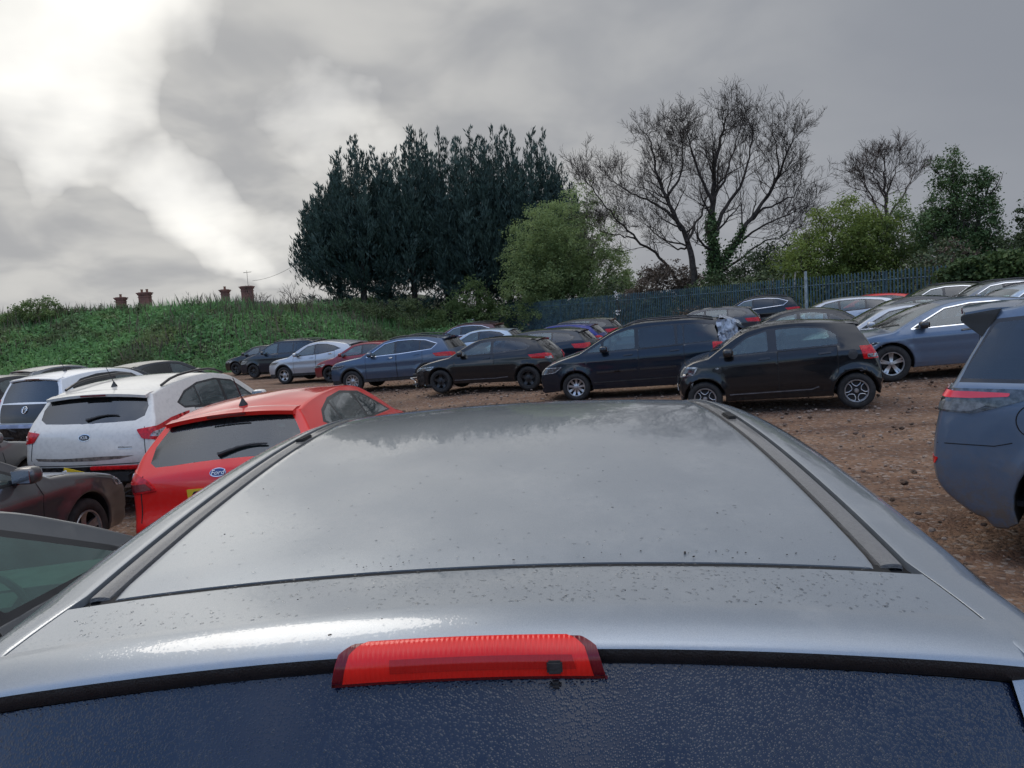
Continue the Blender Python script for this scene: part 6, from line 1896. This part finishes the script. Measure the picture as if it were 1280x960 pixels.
# rain drops and grit lying on it
g = np.random.default_rng(15)
def drop_mat():
    m, t, out = mat_base('rain_water')
    tr = t.new('ShaderNodeBsdfTransparent'); gl = t.new('ShaderNodeBsdfGlossy'); gl.inputs['Roughness'].default_value = .02
    tr.inputs[0].default_value = (.93, .94, .95, 1)
    fr = t.new('ShaderNodeFresnel'); fr.inputs[0].default_value = 1.33
    ms = t.new('ShaderNodeMixShader'); t.l.new(t.math('MULTIPLY', fr.outputs[0], 1.3, clamp=True), ms.inputs[0]); t.l.new(tr.outputs[0], ms.inputs[1]); t.l.new(gl.outputs[0], ms.inputs[2]); t.l.new(ms.outputs[0], out.inputs[0])
    return m
V = []; F = []; o = 0
def put_drop(y, x, z, r, nx_, ny_, hgt):
    global o
    K = 7; el = g.uniform(.8, 1.6); an = g.uniform(0, 3.14)
    for ring, (rr, h) in enumerate(((1, 0), (.86, .5), (.5, .88))):
        for k in range(K):
            a = 6.283 * k / K; u, v = math.cos(a) * rr * r * el, math.sin(a) * rr * r / el ** .5
            dx = u * math.cos(an) - v * math.sin(an); dy = u * math.sin(an) + v * math.cos(an)
            V.append(LP(y + dy, x + dx, z + h * r * hgt + nx_ * dx + ny_ * dy))
    V.append(LP(y, x, z + r * hgt))
    for ring in range(2):
        for k in range(K): F.append((o + ring * K + k, o + ring * K + (k + 1) % K, o + (ring + 1) * K + (k + 1) % K, o + (ring + 1) * K + k))
    for k in range(K): F.append((o + 2 * K + k, o + 2 * K + (k + 1) % K, o + 3 * K, o + 3 * K))
    o += 3 * K + 1
def surf(y, x): return hz(y, x) if y < YSEAM else roof_z(y, x)
n_ = 0
while n_ < 2600:
    on_roof = g.random() < .34
    y = g.uniform(1.07, 1.75) if on_roof else g.uniform(.81, 1.04); x = g.uniform(-.56, .56)
    if on_roof and (abs(x) > .53 or g.random() > math.exp(-(y - 1.07) / .3)): continue
    dens_ = .5 + .5 * math.sin(x * 9 + 2 * math.sin(y * 14)) * math.cos(y * 21 + x * 5)
    if g.random() > .25 + dens_: continue
    if y < ylip(x) + .066: continue
    r = .0007 + .0026 * g.random() ** 3.2
    e = 1e-3
    put_drop(y, x, surf(y, x) - .0001, r * .8, (surf(y, x + e) - surf(y, x - e)) / (2 * e), (surf(y + e, x) - surf(y - e, x)) / (2 * e), .30)
    n_ += 1
dm = mesh_from('water_drops', V, [tuple(dict.fromkeys(f)) for f in F], True)
tag(link('water_drops', dm, drop_mat(), silver), kind='stuff')
mb = MB(); rnd = random.Random(21)
for k in range(70):
    if k < 40: y, x = rnd.uniform(1.062, 1.085), rnd.uniform(-.2, .52)
    else: y, x = (rnd.uniform(.82, 1.04) if rnd.random() < .4 else rnd.uniform(1.08, 2.0)), rnd.uniform(-.52, .52)
    s = rnd.uniform(.0005, .0013) * (1 if k % 14 else 2.0); p = LP(y, x, surf(y, x) + s * .3)
    mb.box(p, (s * rnd.uniform(1, 2.6), s * rnd.uniform(.8, 1.6), s * .6), Matrix.Rotation(rnd.uniform(0, 3), 3, 'Z'))
tag(link('grit', mb.mesh('grit', False), M['under'], silver), kind='stuff')
mb = MB()
for (q, t) in ((.09, .20), (.52, .18), (.33, .5), (-.4, .45), (.75, .22), (.12, .75)):
    x = q * .61; yy = ylip(q * .63) + .012 - .275 * t - .02 * math.sin(t * math.pi) - .003; zz = zl(q) - .051 - .52 * t + .002
    mb.box(LP(yy, x, zz), (.003, .0035, .009), Matrix.Rotation(q * 4, 3, 'X'))
link('seed_husk', mb.mesh('seed_husk', False), simple('pale_husk', (.5, .46, .36), .8, 0, .1), rg)

# ================================================================== THE OTHER CARS
PT = {}
def PAINT(key, *a, **k):
    if key not in PT: PT[key] = paint('paint_' + key, *a, **k)
    return PT[key]
BLACK = PAINT('black', (.008, .009, .011), .2, .28, .10, .42, .006)
NAVY = PAINT('blue_black', (.006, .013, .024), .3, .28, .10, .42, .006)
DGREY = PAINT('dark_grey', (.045, .048, .055), .5)
GREY = PAINT('mid_grey', (.16, .17, .18), .6)
SILVER = PAINT('silver', (.40, .42, .45), .6)
WHITE = PAINT('white', (.66, .635, .58), 0.0, .4, .70, 1.05, .22, (.24, .19, .14))
SWHITE = PAINT('clean_white', (.72, .73, .74), 0.0, .4, .4)
RED = PAINT('bright_red', (.66, .016, .012), 0.0, .35, .25, .45, .06)
DRED = PAINT('dark_red', (.20, .012, .018), .2)
STEEL = PAINT('steel_blue', (.055, .085, .135), .5, .35, .5)
BLUEGREY = PAINT('blue_grey', (.095, .135, .20), .5, .36, .5)
OFFR = PAINT('pale_blue_grey', (.105, .148, .215), .4, .36, 1.0, 1.0, .06, (.15, .118, .088), .75)
TAUPE = PAINT('taupe', (.085, .083, .086), .5, .36, .08, .4, .03)
BLUE = PAINT('deep_blue', (.010, .018, .16), .3)
MAROON = PAINT('maroon', (.07, .028, .032), .4)
LBLUE = PAINT('pale_blue', (.36, .43, .50), .5)
GREEN = PAINT('olive', (.075, .08, .05), .3)
G = 'cars parked in the yard'
M['teal_glass'] = glass('teal_side_glass', (.45, .80, .70), .22, (.17, .38, .32))  # green-tinted glass; heavier teal film brightens it in place of light from beyond
M['lightened_seat'] = simple('lightened_seat_cloth', (.24, .26, .25), .9, 0, .2); M['lightened_cabin'] = simple('lightened_cabin_plastic', (.17, .19, .18), .7, 0, .2)  # cabin colours lightened in place of daylight reaching the shaded interior
rimb = dict(rim=M['rim_black']); 
CARS = [
 ('white_suv', 'white_suv', -5.0, 11.5, 83, 'muddy white off-roader seen from behind, rear bumper missing, between the taupe and red cars', WHITE, {}),
 ('red_hatchback', 'red_hatch', -2.22, 8.1, 85.5, 'bright red hatchback seen from behind with a blue oval badge and covered yellow plate', RED, {}),
 ('taupe_saloon', 'taupe_saloon', -5.15, 5.95, 85.5, 'brownish grey saloon at the left edge, its front wing and mirror facing the red car', TAUPE, {}),
 ('grey_hatchback', 'near_hatch', -2.42, 2.5, 91.0, 'grey hatchback right beside the silver car, steering wheel seen through its side window', PAINT('charcoal', (.12, .125, .13), .5), dict(glass=M['teal_glass'], rear_glass=M['teal_glass'], seat=M['lightened_seat'], cabin=M['lightened_cabin'])),
 ('silver_hatchback', 'small_hatch', -7.35, 8.9, 85, 'silver-grey car mostly hidden behind the taupe saloon at the left edge', GREY, {}),
 ('city_car', 'city_car', -8.5, 15.7, 75, 'small white city car with a black glass tailgate and its rear bumper torn off', SWHITE, {}),
 ('estate_car', 'estate', -10.7, 20.6, 66, 'dark estate with a silver sheen and black roof spoiler behind the small white city car', DGREY, {}),
 ('hatchback', 'small_hatch', -10.9, 24.2, 60, 'dark green-grey car peeping over the dark estate at the left', DGREY, {}),
 ('saloon_car', 'saloon', -12.6, 19.4, 74, 'dark grey saloon with a bright window surround at the left edge', DGREY, {}),
 ('hatchback', 'small_hatch', -15.0, 26.0, 62, 'farthest low dark car at the left, only a sliver of roof showing', GREY, {}),
 ('black_hatchback', 'small_hatch', -12.5, 39.2, 158, 'leftmost little black car of the far row at the foot of the bank', BLACK, rimb),
 ('black_hatchback', 'plain_mpv', -10.3, 35.6, 158, 'black car second from the left in the far row, beside the silver crossover', NAVY, rimb),
 ('silver_crossover', 'silver_crossover', -7.5, 31.0, 158, 'silver crossover in the far row in front of the grass bank', SILVER, {}),
 ('red_hatchback', 'small_hatch', -5.5, 29.6, 158, 'dark red hatchback squeezed between the silver crossover and the blue off-roader', DRED, rimb),
 ('blue_suv', 'suv', -3.52, 24.83, 163, 'steel blue off-roader with silver wheels and roof rails left of the damaged black hatchback', STEEL, {}),
 ('black_hatchback', 'black_hatch', -.53, 21.05, 162, 'black hatchback with a smashed front corner and black wheels in the middle of the row', BLACK, rimb),
 ('black_mpv', 'mpv', 2.91, 17.65, 166, 'black people carrier with silver wheels and plastic sheeting over its broken rear end', NAVY, {}),
 ('tiny_car', 'tiny_car', 4.84, 14.0, 163, 'short black four door city car with looped spoke wheels, nearest in the right row', BLACK, dict(rim=M['rim_silver'])),
 ('blue_suv', 'coupe_suv', 9.3, 16.2, 171, 'blue-grey coupe-like off-roader with black mirror behind the short black city car', BLUEGREY, {}),
 ('big_offroader', 'big_offroader', 5.51, 4.89, -40, 'large muddy blue-grey off-roader cut by the right edge with a bright red lamp bar', OFFR, {}),
 ('grey_hatchback', 'small_hatch', 12.6, 14.6, 174, 'grey car whose nose shows behind the rear screen of the large off-roader', GREY, {}),
 ('maroon_hatchback', 'suv', -2.1, 36.2, 160, 'maroon roofed car just above the steel blue off-roader, farthest in the second row', MAROON, {}),
 ('white_hatchback', 'small_hatch', -1.2, 31.5, 160, 'pale blue-white hatchback half hidden behind the steel blue off-roader', LBLUE, {}),
 ('dark_estate', 'estate', .55, 24.3, 160, 'dark car directly behind the damaged black hatchback with a red tail light showing', NAVY, {}),
 ('blue_hatchback', 'small_hatch', 1.7, 28.2, 160, 'vivid deep blue hatchback in the second row behind the dark cars', BLUE, {}),
 ('dark_estate', 'estate', 2.55, 32.2, 160, 'dark estate beyond the vivid blue hatchback, nearest the left end of the fence', BLACK, {}),
 ('blue_estate', 'estate', 4.2, 24.2, 160, 'dark blue estate directly behind the roof of the black people carrier', NAVY, {}),
 ('grey_estate', 'estate', 7.5, 30.0, 160, 'dark grey estate between the people carrier roof and the fence', DGREY, {}),
 ('dark_jeep', 'suv', 10.6, 33.8, 160, 'dark off-roader close against the blue fence, left of the thin steel pole', BLACK, {}),
 ('dark_saloon', 'saloon', 7.7, 21.2, 162, 'dark saloon with a bright roof edge behind the short black city car', BLACK, {}),
 ('silver_estate', 'estate', 11.2, 26.8, 162, 'pale silver car beside the thin steel pole in front of the fence', SILVER, {}),
 ('red_hatchback', 'small_hatch', 13.3, 28.6, 162, 'car with a bright red roof next to the blue fence', RED, {}),
 ('blue_saloon', 'saloon', 11.3, 22.2, 164, 'navy blue roofed car between the silver cars and the ivy hedge', NAVY, {}),
 ('silver_hatchback', 'small_hatch', 9.2, 18.7, 168, 'silver hatchback in front of the navy car, close behind the coupe-like off-roader', SILVER, {}),
 ('olive_suv', 'suv', 14.6, 26.6, 165, 'olive brown off-roader roof in front of the ivy hedge', GREEN, {}),
 ('grey_suv', 'suv', 15.3, 24.6, 168, 'grey off-roader roof right beside the olive one by the hedge', GREY, {}),
 ('pale_estate', 'suv', 12.2, 18.4, 172, 'pale silver-blue car above the coupe-like off-roader at the right edge', LBLUE, {}),
 ('white_suv', 'suv', 16.8, 23.0, 170, 'whitish roof at the far right edge against the hedge', SWHITE, {}),
]
for (nm, typ, x, y, th, lab, pt, extra_m) in CARS:
    place_car(nm, typ, x, y, th, lab, dict(dict(paint=pt), **extra_m), G, gz_={'near_hatch': -.02, 'city_car': -.07, 'big_offroader': gz(x, y) + .03}.get(typ), drop=('mirror', 'mirror_arm', 'mirror_glass') if typ in ('red_hatch', 'near_hatch') else ())
